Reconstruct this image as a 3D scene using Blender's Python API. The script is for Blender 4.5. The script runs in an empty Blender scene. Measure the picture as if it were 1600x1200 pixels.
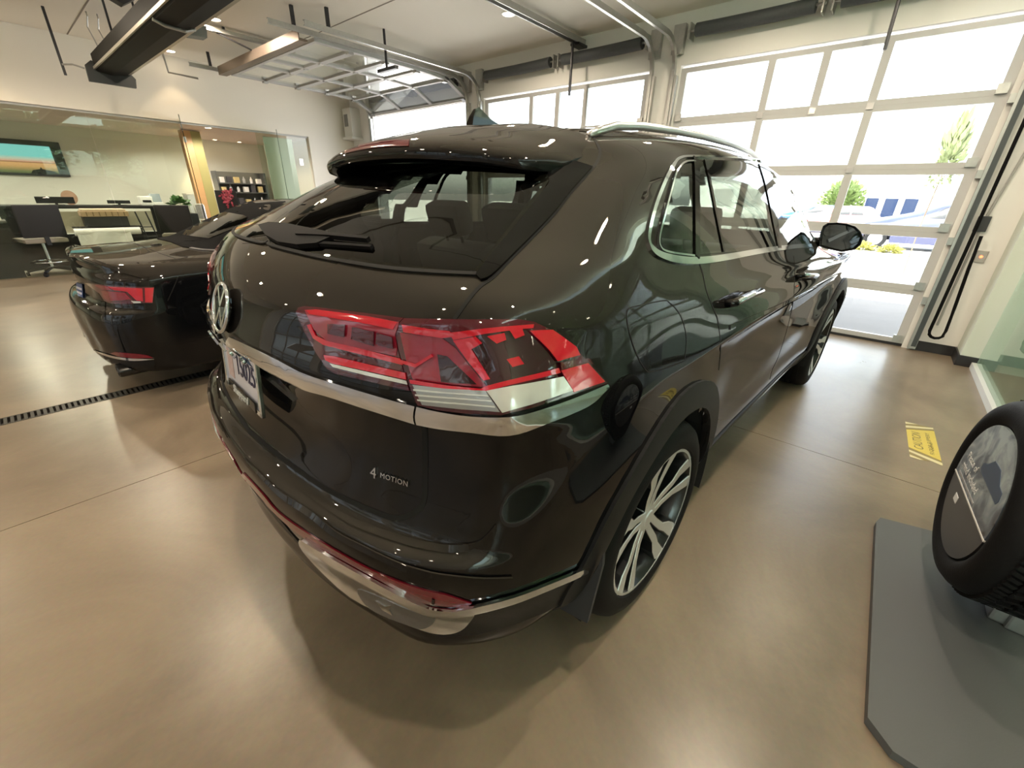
import bpy, bmesh, math, random
import numpy as np
from mathutils import Vector, Matrix
from mathutils.bvhtree import BVHTree
from mathutils.geometry import delaunay_2d_cdt

SC = bpy.context.scene
COL = SC.collection
random.seed(7)

# ------------------------------------------------------------------ camera
FPX = 651.675                      # focal length in pixels of a 1600 wide frame
CAM = Vector((-1.27877, -1.30297, 1.43427))
YAW, PITCH, ROLL = 0.701927, 0.422921, 0.0279130
_cy, _sy, _cp, _sp = math.cos(YAW), math.sin(YAW), math.cos(PITCH), math.sin(PITCH)
FWD = Vector((_cy*_cp, _sy*_cp, -_sp))
_r = Vector((_sy, -_cy, 0)); _u = _r.cross(FWD)
RIGHT = math.cos(ROLL)*_r + math.sin(ROLL)*_u
UP = -math.sin(ROLL)*_r + math.cos(ROLL)*_u
cd = bpy.data.cameras.new('camera')
cam = bpy.data.objects.new('camera', cd); COL.objects.link(cam)
cd.sensor_width = 36.0; cd.lens = FPX/1600*36.0; cd.clip_start = 0.02; cd.clip_end = 400
cam.matrix_world = Matrix(((RIGHT.x, UP.x, -FWD.x, CAM.x), (RIGHT.y, UP.y, -FWD.y, CAM.y), (RIGHT.z, UP.z, -FWD.z, CAM.z), (0, 0, 0, 1)))
SC.camera = cam
def wray(px, py): return (RIGHT*((px-800)/FPX) - UP*((py-600)/FPX) + FWD)
def at(px, py, axis, val):         # where the sight line of a picture point meets the plane x, y or z = val
    d = wray(px, py); t = (val-CAM[axis])/d[axis]
    return CAM + d*t

# ------------------------------------------------------------------ world, exposure
SC.view_settings.view_transform = 'Standard'; SC.view_settings.look = 'None'
SC.view_settings.gamma = 1.0; SC.view_settings.use_curve_mapping = False
SC.view_settings.exposure = 0.52
w = bpy.data.worlds.new('sky'); SC.world = w; w.use_nodes = True
nt = w.node_tree; bg = nt.nodes['Background']
sky = nt.nodes.new('ShaderNodeTexSky'); sky.sky_type = 'NISHITA'; sky.sun_disc = False
sky.sun_elevation = math.radians(58); sky.sun_rotation = math.radians(283); sky.air_density = 1.0; sky.dust_density = 2.5; sky.ozone_density = 1.0
hs = nt.nodes.new('ShaderNodeHueSaturation'); hs.inputs['Saturation'].default_value = .35
nt.links.new(sky.outputs[0], hs.inputs['Color']); nt.links.new(hs.outputs[0], bg.inputs['Color']); bg.inputs['Strength'].default_value = 1.2
sun = bpy.data.lights.new('sun', 'SUN'); sun.energy = 22.0; sun.angle = math.radians(.6); sun.color = (1, .96, .88)
so = bpy.data.objects.new('sun', sun); COL.objects.link(so); so.rotation_euler = Vector((-.5, .12, .86)).to_track_quat('Z', 'Y').to_euler()
# ------------------------------------------------------------------ materials
MATS = {}
def mat(name, col, rough=.5, metal=0., coat=0., spec=.5, emit=None, es=1., noise=None, bump=None, alpha=None, coat_rough=.03):
    if name in MATS: return MATS[name]
    m = bpy.data.materials.new(name); m.use_nodes = True; MATS[name] = m
    n = m.node_tree.nodes; l = m.node_tree.links; b = n['Principled BSDF']
    b.inputs['Base Color'].default_value = (*col, 1); b.inputs['Roughness'].default_value = rough
    b.inputs['Metallic'].default_value = metal; b.inputs['Coat Weight'].default_value = coat
    b.inputs['Coat Roughness'].default_value = coat_rough; b.inputs['Specular IOR Level'].default_value = spec
    if emit: b.inputs['Emission Color'].default_value = (*emit, 1); b.inputs['Emission Strength'].default_value = es
    if alpha is not None: b.inputs['Alpha'].default_value = alpha
    if noise:                      # (scale, second colour, detail)
        tc = n.new('ShaderNodeTexCoord'); no = n.new('ShaderNodeTexNoise'); no.inputs['Scale'].default_value = noise[0]
        no.inputs['Detail'].default_value = noise[2] if len(noise) > 2 else 5
        mx = n.new('ShaderNodeMix'); mx.data_type = 'RGBA'
        mx.inputs['A'].default_value = (*col, 1); mx.inputs['B'].default_value = (*noise[1], 1)
        l.new(tc.outputs['Object'], no.inputs['Vector']); l.new(no.outputs['Fac'], mx.inputs['Factor'])
        l.new(mx.outputs['Result'], b.inputs['Base Color'])
    if bump:
        tc = n.new('ShaderNodeTexCoord'); no = n.new('ShaderNodeTexNoise'); no.inputs['Scale'].default_value = bump[0]
        bp = n.new('ShaderNodeBump'); bp.inputs['Strength'].default_value = bump[1]; bp.inputs['Distance'].default_value = .004
        l.new(tc.outputs['Object'], no.inputs['Vector']); l.new(no.outputs['Fac'], bp.inputs['Height']); l.new(bp.outputs['Normal'], b.inputs['Normal'])
    return m
def glass(name, tint, refl=1.0, ior=1.5, rough=0.0):    # pane: tinted see-through plus mirror reflection by angle
    if name in MATS: return MATS[name]
    m = bpy.data.materials.new(name); m.use_nodes = True; MATS[name] = m
    n = m.node_tree.nodes; l = m.node_tree.links; n.remove(n['Principled BSDF'])
    t = n.new('ShaderNodeBsdfTransparent'); t.inputs['Color'].default_value = (*tint, 1)
    g = n.new('ShaderNodeBsdfGlossy'); g.inputs['Roughness'].default_value = rough; g.inputs['Color'].default_value = (refl, refl, refl, 1)
    f = n.new('ShaderNodeFresnel'); ge = n.new('ShaderNodeNewGeometry'); mr = n.new('ShaderNodeMapRange')
    mr.inputs['To Min'].default_value = ior; mr.inputs['To Max'].default_value = 1/ior    # both faces of the pane behave alike
    l.new(ge.outputs['Backfacing'], mr.inputs['Value']); l.new(mr.outputs[0], f.inputs['IOR'])
    x = n.new('ShaderNodeMixShader'); l.new(f.outputs['Fac'], x.inputs['Fac'])
    l.new(t.outputs[0], x.inputs[1]); l.new(g.outputs[0], x.inputs[2]); l.new(x.outputs[0], n['Material Output'].inputs['Surface'])
    return m

PAINT = mat('black_paint', (.0035, .0038, .0045), .4, 0, .75, .0, coat_rough=.012)
n = PAINT.node_tree.nodes; l = PAINT.node_tree.links                     # upward faces paler: dust film plus ceiling reflection put into the colour
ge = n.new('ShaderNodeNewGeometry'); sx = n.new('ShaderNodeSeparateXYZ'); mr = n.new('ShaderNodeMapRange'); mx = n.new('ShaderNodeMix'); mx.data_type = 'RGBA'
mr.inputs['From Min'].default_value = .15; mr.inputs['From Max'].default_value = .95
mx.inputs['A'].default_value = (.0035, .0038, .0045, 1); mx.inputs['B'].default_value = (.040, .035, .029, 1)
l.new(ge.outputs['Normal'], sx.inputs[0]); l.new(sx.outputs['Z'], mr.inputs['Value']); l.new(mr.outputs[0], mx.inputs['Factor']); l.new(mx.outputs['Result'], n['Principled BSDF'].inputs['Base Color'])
GLOSSBLACK = mat('gloss_black', (.003, .003, .003), .4, 0, .8, 0)
TRIM = mat('black_plastic', (.008, .008, .0085), .5, spec=.3, bump=(400, .15))
RUBBER = mat('rubber', (.004, .004, .0045), .75, spec=.12)
CHROME = mat('chrome', (.76, .80, .86), .06, 1.0)
GAP = mat('panel_gap', (.001, .001, .001), .9)
SATIN = mat('satin_silver', (.6, .6, .6), .3, 1.0)

# ------------------------------------------------------------------ object helpers
def link(name, me, parent=None, m=None, label=None, smooth=False):
    o = bpy.data.objects.new(name, me); COL.objects.link(o)
    if parent: o.parent = parent
    if m: me.materials.append(m)
    if smooth:
        for p in me.polygons: p.use_smooth = True
    if label: o['label'] = label
    return o
def tag(o, label=None, cat=None, group=None, kind=None):
    if label: o['label'] = label
    if cat: o['category'] = cat
    if group: o['group'] = group
    if kind: o['kind'] = kind
    return o
def empty(name, loc=(0, 0, 0), rz=0, label=None, cat=None, group=None, kind=None):
    o = bpy.data.objects.new(name, None); COL.objects.link(o); o.empty_display_size = .1
    o.location = loc; o.rotation_euler = (0, 0, rz)
    return tag(o, label, cat, group, kind)
class MB:                          # collects shapes, then links them as one mesh object
    def __init__(s): s.v = []; s.f = []
    def add(s, vs, fs):
        k = len(s.v); s.v += [tuple(v) for v in vs]; s.f += [tuple(i+k for i in f) for f in fs]; return s
    def box(s, x0, x1, y0, y1, z0, z1, M=None):
        vs = [Vector((x, y, z)) for x in (x0, x1) for y in (y0, y1) for z in (z0, z1)]
        if M: vs = [M @ v for v in vs]
        return s.add(vs, [(0, 1, 3, 2), (4, 6, 7, 5), (0, 4, 5, 1), (2, 3, 7, 6), (0, 2, 6, 4), (1, 5, 7, 3)])
    def rbox(s, x0, x1, y0, y1, z0, z1, r=.01, M=None):   # box with every edge rounded off once
        bm = bmesh.new(); bmesh.ops.create_cube(bm, size=1)
        for v in bm.verts: v.co = Vector(((x0+x1)/2+v.co.x*(x1-x0), (y0+y1)/2+v.co.y*(y1-y0), (z0+z1)/2+v.co.z*(z1-z0)))
        bmesh.ops.bevel(bm, geom=bm.edges[:], offset=r, segments=2, affect='EDGES', profile=.6)
        bm.verts.index_update(); vs = [(M @ v.co if M else v.co.copy()) for v in bm.verts]; fs = [[v.index for v in f.verts] for f in bm.faces]
        bm.free(); return s.add(vs, fs)
    def tube(s, pts, r, n=8, cap=True, rad=None):
        pts = [Vector(p) for p in pts]; rings = []; up = Vector((0, 0, 1))
        for i, p in enumerate(pts):
            d = (pts[min(i+1, len(pts)-1)]-pts[max(i-1, 0)]).normalized()
            a = d.cross(up)
            if a.length < .05: a = d.cross(Vector((1, 0, 0)))
            a.normalize(); b = d.cross(a); rr = rad[i] if rad else r
            rings.append([p+(a*math.cos(2*math.pi*k/n)+b*math.sin(2*math.pi*k/n))*rr for k in range(n)])
        vs = [v for q in rings for v in q]
        fs = [(i*n+k, i*n+(k+1) % n, (i+1)*n+(k+1) % n, (i+1)*n+k) for i in range(len(pts)-1) for k in range(n)]
        if cap: fs += [tuple(range(n-1, -1, -1)), tuple((len(pts)-1)*n+k for k in range(n))]
        return s.add(vs, fs)
    def lathe(s, prof, n=32, M=None, close=False):    # profile (r, h) turned about the local z axis
        vs = [Vector((r*math.cos(2*math.pi*k/n), r*math.sin(2*math.pi*k/n), h)) for r, h in prof for k in range(n)]
        if M: vs = [M @ v for v in vs]
        m = len(prof); fs = [(i*n+k, i*n+(k+1) % n, ((i+1) % m)*n+(k+1) % n, ((i+1) % m)*n+k) for i in range(m if close else m-1) for k in range(n)]
        return s.add(vs, fs)
    def disc(s, r, h, n=32, M=None):
        vs = [Vector((r*math.cos(2*math.pi*k/n), r*math.sin(2*math.pi*k/n), h)) for k in range(n)]
        if M: vs = [M @ v for v in vs]
        return s.add(vs, [tuple(range(n))])
    def prism(s, poly, a, b, M=None):                 # polygon in local xy, from z = a to z = b
        n = len(poly); vs = [Vector((x, y, a)) for x, y in poly]+[Vector((x, y, b)) for x, y in poly]
        if M: vs = [M @ v for v in vs]
        return s.add(vs, [tuple(range(n-1, -1, -1)), tuple(range(n, 2*n))]+[(i, (i+1) % n, n+(i+1) % n, n+i) for i in range(n)])
    def sweep(s, path, prof, closed=False):           # profile (a, b) carried along a path; a runs sideways, b upward
        path = [Vector(p) for p in path]; n = len(prof); vs = []
        for i, p in enumerate(path):
            d = (path[min(i+1, len(path)-1)]-path[max(i-1, 0)]).normalized(); a = d.cross(Vector((0, 0, 1)))
            if a.length < .05: a = Vector((0, 1, 0))
            a.normalize(); b = a.cross(d)
            vs += [p+a*q[0]+b*q[1] for q in prof]
        fs = [(i*n+k, i*n+(k+1) % n, (i+1)*n+(k+1) % n, (i+1)*n+k) for i in range(len(path)-1) for k in range(n)]
        fs += [tuple(range(n-1, -1, -1)), tuple((len(path)-1)*n+k for k in range(n))]
        return s.add(vs, fs)
    def mesh(s, name):
        me = bpy.data.meshes.new(name); me.from_pydata(s.v, [], s.f); bm = bmesh.new(); bm.from_mesh(me)
        bmesh.ops.recalc_face_normals(bm, faces=bm.faces); bm.to_mesh(me); bm.free(); return me
    def build(s, name, m, parent=None, label=None, smooth=False, angle=None):
        o = link(name, s.mesh(name), parent, m, label, smooth)
        if smooth and angle: o.data.set_sharp_from_angle(angle=math.radians(angle))
        return o
def copy_tree(o, parent=None):
    c = o.copy(); COL.objects.link(c); c.parent = parent
    for ch in list(o.children): copy_tree(ch, c)
    return c
def text_obj(name, s, size, depth, M, m, parent=None, align='CENTER', shear=0., space=1., label=None):
    cu = bpy.data.curves.new(name, 'FONT'); cu.body = s; cu.size = size; cu.extrude = depth; cu.align_x = align; cu.align_y = 'CENTER'
    cu.shear = shear; cu.space_character = space; cu.resolution_u = 3
    tmp = bpy.data.objects.new(name, cu); COL.objects.link(tmp)
    dg = bpy.context.evaluated_depsgraph_get(); me = bpy.data.meshes.new_from_object(tmp.evaluated_get(dg))
    bpy.data.objects.remove(tmp); bpy.data.curves.remove(cu)
    me.transform(M); me.name = name
    me.materials.clear()
    return link(name, me, parent, m, label)
def frame(o, x, y=None, z=None):   # matrix from origin and axes
    x = Vector(x).normalized(); y = Vector(y).normalized(); z = x.cross(y)
    return Matrix(((x.x, y.x, z.x, o[0]), (x.y, y.y, z.y, o[1]), (x.z, y.z, z.z, o[2]), (0, 0, 0, 1)))
# ------------------------------------------------------------------ the hall
WALL = mat('wall_paint', (.82, .78, .70), .7, bump=(250, .05))
WALLG = mat('wall_paint_grey', (.80, .79, .76), .7, bump=(250, .05))
CEIL = mat('ceiling_paint', (.84, .80, .72), .8)
BASE = mat('base_rubber', (.02, .02, .022), .5)
ALU = mat('white_aluminium', (.50, .50, .50), .45)
GALV = mat('galvanised', (.52, .52, .50), .35, .85, noise=(30, (.40, .40, .39)))
DARKSTEEL = mat('dark_steel', (.05, .05, .055), .45, .6)
PANE = glass('door_pane', (.93, .95, .94))
PARTGLASS = glass('partition_glass', (.90, .93, .88), 1.0, 1.5)
XW = 4.965; ZC = 3.53; YL = 9.2; YR = -2.29; XB = -7.5
def stru(o): o['kind'] = 'structure'; return o
# floor: concrete slabs over a dark bed, so the saw cuts and the drain channel are real gaps
fm = bpy.data.materials.new('polished_concrete'); fm.use_nodes = True
n = fm.node_tree.nodes; l = fm.node_tree.links; b = n['Principled BSDF']
tc = n.new('ShaderNodeTexCoord'); geo = n.new('ShaderNodeNewGeometry')
n1 = n.new('ShaderNodeTexNoise'); n1.inputs['Scale'].default_value = .9; n1.inputs['Detail'].default_value = 7; n1.inputs['Roughness'].default_value = .62; n1.inputs['Distortion'].default_value = .6
n2 = n.new('ShaderNodeTexNoise'); n2.inputs['Scale'].default_value = 60; n2.inputs['Detail'].default_value = 3
cr = n.new('ShaderNodeValToRGB'); e = cr.color_ramp.elements
e[0].position = .33; e[0].color = (.180, .138, .098, 1); e[1].position = .68; e[1].color = (.335, .262, .184, 1)
mx = n.new('ShaderNodeMix'); mx.data_type = 'RGBA'; mx.blend_type = 'MULTIPLY'; mx.inputs['Factor'].default_value = .22
l.new(geo.outputs['Position'], n1.inputs['Vector']); l.new(geo.outputs['Position'], n2.inputs['Vector'])
l.new(n1.outputs['Fac'], cr.inputs['Fac']); l.new(cr.outputs['Color'], mx.inputs['A']); l.new(n2.outputs['Color'], mx.inputs['B']); l.new(mx.outputs['Result'], b.inputs['Base Color'])
rr_ = n.new('ShaderNodeMapRange'); rr_.inputs['To Min'].default_value = .22; rr_.inputs['To Max'].default_value = .38
l.new(n1.outputs['Fac'], rr_.inputs['Value']); l.new(rr_.outputs[0], b.inputs['Roughness']); b.inputs['Specular IOR Level'].default_value = .5
fl = MB().box(XB, 5.15, -6.6, 14.2, -.12, -.03).build('floor', mat('joint_dark', (.05, .045, .04), .9)); stru(fl)
xs = [XB, -3.6, 1.70, 5.15]; ys = [-6.6, -2.36, 1.355, 2.70, None, 2.84, YL, 14.2]
for i in range(3):
    for j in range(7):
        if ys[j] is None or ys[j+1] is None: continue
        g_ = .0022
        MB().box(xs[i]+g_, xs[i+1]-g_, ys[j]+(g_ if j not in (5,) else 0), ys[j+1]-(g_ if j != 3 else 0), -.03, 0).build('slab', fm, fl)
ce = MB().box(XB-.3, XW+.2, YR-.1, YL+.4, ZC, ZC+.15).build('ceiling', CEIL); stru(ce)
for k, (a, c) in enumerate((((.30, YR), (.30, YL)), ((2.61, YR), (2.61, YL)))):
    stru(MB().box(a[0]-.008, a[0]+.008, a[1]+.1, c[1]-.01, ZC-.003, ZC+.01).build('trim_%d' % (k+1), mat('ceiling_joint', (.30, .27, .23), .9)))  # panel joints of the ceiling as thin darker strips
# door wall: one comb shaped sheet with three bays
D3, D2, D1 = (-1.73, 1.33), (1.75, 4.81), (5.23, 8.29)
ZH = 2.99
comb = [(YR-.35, 0), (D3[0], 0), (D3[0], ZH), (D3[1], ZH), (D3[1], 0), (D2[0], 0), (D2[0], ZH), (D2[1], ZH), (D2[1], 0), (D1[0], 0), (D1[0], ZH), (D1[1], ZH), (D1[1], 0), (YL+5, 0), (YL+5, ZC+.15), (YR-.35, ZC+.15)]
MW = Matrix(((0, 0, 1, 0), (1, 0, 0, 0), (0, 1, 0, 0), (0, 0, 0, 1)))
wf = MB().prism(comb, XW, XW+.22, MW).build('wall_front', WALLG); stru(wf)
stru(MB().box(XW+.23, XW+.65, -4, 13, 3.25, 4.2).build('wall_outer_fascia', WALLG))
MB().prism([(4.63, -2.15), (XW-.001, -2.15), (XW-.001, -2.62), (4.63, -2.62)], 0, ZC-.001).build('pilaster', mat('pilaster_paint', (.66, .70, .62), .7), wf)
bb = MB().prism([(XW-.001, -1.80), (XW-.014, -1.80), (XW-.014, -2.136), (4.616, -2.136), (4.616, -2.284), (4.629, -2.284), (4.629, -2.149), (XW-.001, -2.149)], .001, .105)
stru(bb.build('baseboard_front', BASE))
# left wall: soffit above a frameless glass partition, solid to the right of it
soff = [(XB, 2.53), (3.86, 2.53), (3.86, 0), (XW-.001, 0), (XW-.001, ZC-.001), (XB, ZC-.001)]
ML = Matrix(((1, 0, 0, 0), (0, 0, 1, 0), (0, 1, 0, 0), (0, 0, 0, 1)))
stru(MB().prism(soff, YL, YL+.15, ML).build('wall_left', WALL))
MB().box(XB+.01, 3.85, YL+.04, YL+.09, 2.50, 2.529).build('trim_3', ALU)['kind'] = 'structure'
def pane_row(name, xs_, y, z0, z1, m, th=.012):
    w_ = None
    for a, c in zip(xs_, xs_[1:]):
        q = MB().box(a+.003, c-.003, y, y+th, z0, z1)
        if w_ is None: w_ = stru(q.build(name, m))
        else: q.build('pane', m, w_)
    return w_
wl = pane_row('window_1', [XB+.02, -6, -4.2, -1.6, .21, 1.48], YL+.06, .012, 2.499, PARTGLASS)
MB().box(2.78, 3.84, YL+.06, YL+.072, .012, 2.499).build('pane', PARTGLASS, wl)
dl = stru(MB().prism([(1.495, YL+.05), (1.507, YL+.05), (1.304, YL-.74), (1.292, YL-.74)], .02, 2.56).build('door_4', glass('edge_glass', (.35, .42, .36)))); dl['label'] = 'glass door swung open in the left partition'
for z in (.35, 2.2): MB().box(1.49, 1.512, YL-.03, YL+.06, z, z+.09).build('hinge', SATIN, dl)
MB().tube([(1.33, YL-.70, .85), (1.33, YL-.70, 1.15)], .012, 8).build('handle', SATIN, dl)
d5 = stru(MB().box(2.93, 3.52, 9.30, 9.312, .02, 2.45).build('door_5', mat('frosted_glass', (.60, .66, .56), .35, alpha=.72)))
MB().prism([(3.18, 9.19), (3.19, 9.19), (2.895, 8.5), (2.885, 8.5)], .02, 2.52).build('open_leaf', glass('edge_glass', (.35, .42, .36)), d5)
MB().box(3.60, 3.68, YL+.05, YL+.085, 1.95, 2.08).build('hinge', SATIN, d5)
MB().prism([(3.10, 9.27), (3.16, 9.27), (3.15, 9.31), (3.09, 9.31)], .8, 1.1).build('handle', SATIN, d5)
# right side: glass partition on a low kerb, and a plain room beyond with daylight
wr = pane_row('window_2', [-3.2, -1.6, .1, 2.3, 4.60], YR, .06, ZC-.002, glass('partition_glass_green', (.76, .86, .80), 1.0, 1.5))
stru(MB().box(-3.2, 4.6, YR-.05, YR+.045, .001, .06).build('baseboard_right', mat('kerb_white', (.66, .66, .63), .5)))
stru(MB().box(XB, -3.2, YR-.12, YR, 0, ZC).build('wall_right', WALL))
def openwall(name, M, length, holes, h, th, m):      # wall with rectangular openings, local x along it
    vs = sorted({0, length, *[q for a in holes for q in a[:2]]}); q = MB()
    for a, c in zip(vs, vs[1:]):
        hs = [x for x in holes if x[0] <= a and x[1] >= c]
        if hs: 
            if hs[0][2] > 0: q.box(a, c, 0, th, 0, hs[0][2], M)
            q.box(a, c, 0, th, hs[0][3], h, M)
        else: q.box(a, c, 0, th, 0, h, M)
    bm = bmesh.new(); me = q.mesh(name); bm.from_mesh(me); bmesh.ops.remove_doubles(bm, verts=bm.verts, dist=1e-4); bm.to_mesh(me); bm.free()
    return stru(link(name, me, None, m))
openwall('wall_far_right', Matrix.Translation((XB, -6.6, 0)), 12.7, [(3.6, 6.2, .5, 2.75), (8.1, 11.4, .5, 2.75)], 3.5, .15, WALLG)
for k, (x, ww_) in enumerate(((-3.9, 2.6), (.6, 3.3))):
    f_ = MB()
    for a in ((x, x+.06, .5, 2.75), (x+ww_-.06, x+ww_, .5, 2.75), (x+.06, x+ww_-.06, .5, .56), (x+.06, x+ww_-.06, 2.69, 2.75), (x+ww_*.5-.03, x+ww_*.5+.03, .56, 2.69)): f_.box(a[0], a[1], -6.6, -6.54, a[2], a[3])
    wn = stru(f_.build('window_%d' % (k+3), ALU)); MB().box(x+.06, x+ww_-.06, -6.575, -6.57, .56, 2.69).build('pane', glass('tinted_side_pane', (.30, .32, .32)) if k == 0 else PANE, wn)
stru(MB().box(XB, XW+.2, -6.6, YR-.1, 3.2, 3.3).build('ceiling_side_room', CEIL))
stru(MB().box(4.75, XW-.002, -6.5, -2.63, 0, 3.2).build('wall_side_room', mat('wall_paint_green', (.50, .55, .50), .7)))
stru(MB().box(4.735, 4.749, -6.5, -2.63, .001, .13).build('baseboard_side_room', BASE))
# rear wall behind the viewer with three glazed bays
openwall('wall_back', Matrix.Translation((XB, YR, 0)) @ Matrix.Rotation(math.pi/2, 4, 'Z'), YL-YR, [(.56, 3.62, 0, ZH), (4.04, 7.1, 0, ZH), (7.52, 10.58, 0, ZH)], ZC, .2, WALLG)
# lower room behind the left partition
stru(MB().box(XB, 4.9, YL+.16, 14.0, 2.62, 2.75).build('ceiling_showroom', mat('ceiling_showroom_paint', (.66, .56, .50), .8)))
stru(MB().box(XB, 6.0, 13.6, 13.75, 0, 2.62).build('wall_showroom', mat('wall_showroom_paint', (.72, .74, .68), .7)))
stru(MB().box(XB, XB+.1, YL, 13.6, 0, 2.62).build('wall_showroom_side', WALL))
stru(MB().box(4.6, 4.7, YL+.6, 13.6, 0, 2.62).build('wall_showroom_end', WALL))

# ------------------------------------------------------------------ sectional doors
SH = .587
def section_mesh(w, h, mull):
    q = MB(); t = .022
    q.box(0, .075, -t, t, 0, h); q.box(w-.075, w, -t, t, 0, h)
    q.box(.075, w-.075, -t, t, 0, .052); q.box(.075, w-.075, -t, t, h-.052, h)
    for m in mull: q.box(m-.038, m+.038, -t, t, .052, h-.052)
    bm = bmesh.new(); me = q.mesh('door_section'); bm.from_mesh(me); bmesh.ops.remove_doubles(bm, verts=bm.verts, dist=1e-4); bm.to_mesh(me); bm.free()
    return me
def sectional_door(name, yr, yl, X, mats, label, pane=PANE):
    root = stru(empty(name, (X, yr, 0))); root['label'] = label
    w_ = yl-yr; mull = [.99, 2.02]
    for k, M in enumerate(mats):
        mm = [.99, 1.50, 2.02] if k == len(mats)-1 else mull
        o = link('door_section', section_mesh(w_, SH-.0006, mm), root, ALU)
        o.matrix_local = M
        e_ = [.075]+[q for m in mm for q in (m-.038, m+.038)]+[w_-.075]
        for a, c in zip(e_[::2], e_[1::2]): MB().box(a, c, -.004, .004, .052, SH-.056).build('pane', pane, o)
        hg = [MB().box(m-.03, m+.03, -.034, -.022, -.03, .03) for m in mm] if k else []
        for h_ in hg: h_.build('hinge', SATIN, o)
        if k == 0: MB().box(.0, w_, -.025, .025, -.028, -.001).build('bottom_seal', BASE, o)
        for u in (.02, w_-.1): MB().box(u, u+.08, -.05, -.022, .01, .09).build('roller_bracket', GALV, o)
    return root
MR = Matrix(((0, 1, 0, 0), (1, 0, 0, 0), (0, 0, 1, 0), (0, 0, 0, 1)))    # local x -> +Y, local y -> +X (outward), z up
closed = [Matrix.Translation((0, 0, .03+SH*k)) @ MR for k in range(5)]
sectional_door('door_3', D3[0], D3[1], XW+.06, closed, 'closed glazed sectional door at the right, facing the parked cars')
sectional_door('door_2', D2[0], D2[1], XW+.06, closed, 'closed glazed sectional door behind the vehicle roof')
P_ = [(XW+.03, 3.02), (XW-.42, 3.235)]; d_ = SH
for k in range(4): P_.append((P_[-1][0]-d_, 3.262))
opened = []
for (x0, z0), (x1, z1) in zip(P_, P_[1:]):
    dx, dz = (x1-x0), (z1-z0); L = math.hypot(dx, dz); dx /= L; dz /= L
    # local z along the section, local y outward
    opened.append(Matrix(((0, dz, dx, x0-XW-.06), (1, 0, 0, 0), (0, -dx, dz, z0), (0, 0, 0, 1))))
d1o = sectional_door('door_1', D1[0], D1[1], XW+.06, opened, 'glazed sectional door rolled up under the ceiling at left')
for k, y in enumerate((-1.73, 1.75, 5.23)):
    pass
for k, (y, nm) in enumerate(((YR+.56, 'door_6'), (YR+4.04, 'door_7'), (YR+7.52, 'door_8'))):
    sectional_door(nm, y, y+3.06, XB-.1, closed, 'glazed sectional door in the rear wall', glass('tinted_door_pane', (.34, .36, .37)))
# tracks, springs and gear
def track(y, label, x_end, zh=3.30, r=.36, seal=False, side=1):
    t = empty('door_track', (XW-.05, y, 0), 0, label, 'track')
    path = [(0, 0, .02), (0, 0, .8), (0, 0, 1.6), (0, 0, 2.4), (0, 0, zh-r)]
    path += [(-r*(1-math.cos(a)), 0, zh-r+r*math.sin(a)) for a in [math.pi/2*i/8 for i in range(1, 9)]]
    path += [(x, 0, zh) for x in np.linspace(-r-.3, x_end-XW+.05, 6)]
    q = MB(); n_ = len(path)
    def prof(p, i):
        d = (Vector(path[min(i+1, n_-1)])-Vector(path[max(i-1, 0)])).normalized(); nn = Vector((d.z, 0, -d.x))
        c = Vector(p); return [c+nn*.028+Vector((0, -.018, 0)), c+nn*.028+Vector((0, .018, 0)), c+nn*.022+Vector((0, .018, 0)), c+nn*.022+Vector((0, -.012, 0)), c-nn*.022+Vector((0, -.012, 0)), c-nn*.022+Vector((0, .018, 0)), c-nn*.028+Vector((0, .018, 0)), c-nn*.028+Vector((0, -.018, 0))]
    vs = [v for i, p in enumerate(path) for v in prof(p, i)]
    q.add(vs, [(8*i+j, 8*i+(j+1) % 8, 8*i+8+(j+1) % 8, 8*i+8+j) for i in range(n_-1) for j in range(8)]+[tuple(range(8)), tuple(8*n_-8+j for j in range(8))])
    q.build('rail', GALV, t)
    MB().box(-.015, .045, -.05 if side > 0 else .02, -.02 if side > 0 else .05, .02, zh-r).build('angle_iron', GALV, t)
    MB().box(x_end-XW+.05+.3, x_end-XW+.05+.34, -.015, .015, zh+.03, ZC-.002).build('hanger_strap', DARKSTEEL, t)
    MB().box(-.02, .045, -.07, .07, 3.10, 3.40).build('bearing_plate', GALV, t)
    for z in (.5, 1.1, 1.7, 2.3): MB().box(-.01, .044, .0, .06, z, z+.07).build('bracket', GALV, t)
    return t
track(5.17, 'galvanised door track curving up right of the rolled up glazed door', 1.6)
track(8.35, 'galvanised door track left of the rolled up glazed door, by the corner', 1.6)
track(4.87, 'galvanised door track at the left edge of the middle door', 1.9)
track(1.69, 'galvanised door track at the right edge of the middle door', 1.0, 3.27)
track(1.39, 'galvanised door track at the left edge of the right hand door', 1.0, 3.24)
tr = track(-1.79, 'galvanised door track with black seal right of the parked cars door', 3.2, 3.30)
MB().box(-.04, -.02, -.045, -.005, .05, 2.85).build('rubber_seal', mat('seal_grey', (.055, .065, .07), .5), tr)
SPR = mat('spring_cover', (.085, .095, .10), .6, noise=(40, (.06, .065, .07)))
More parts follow.
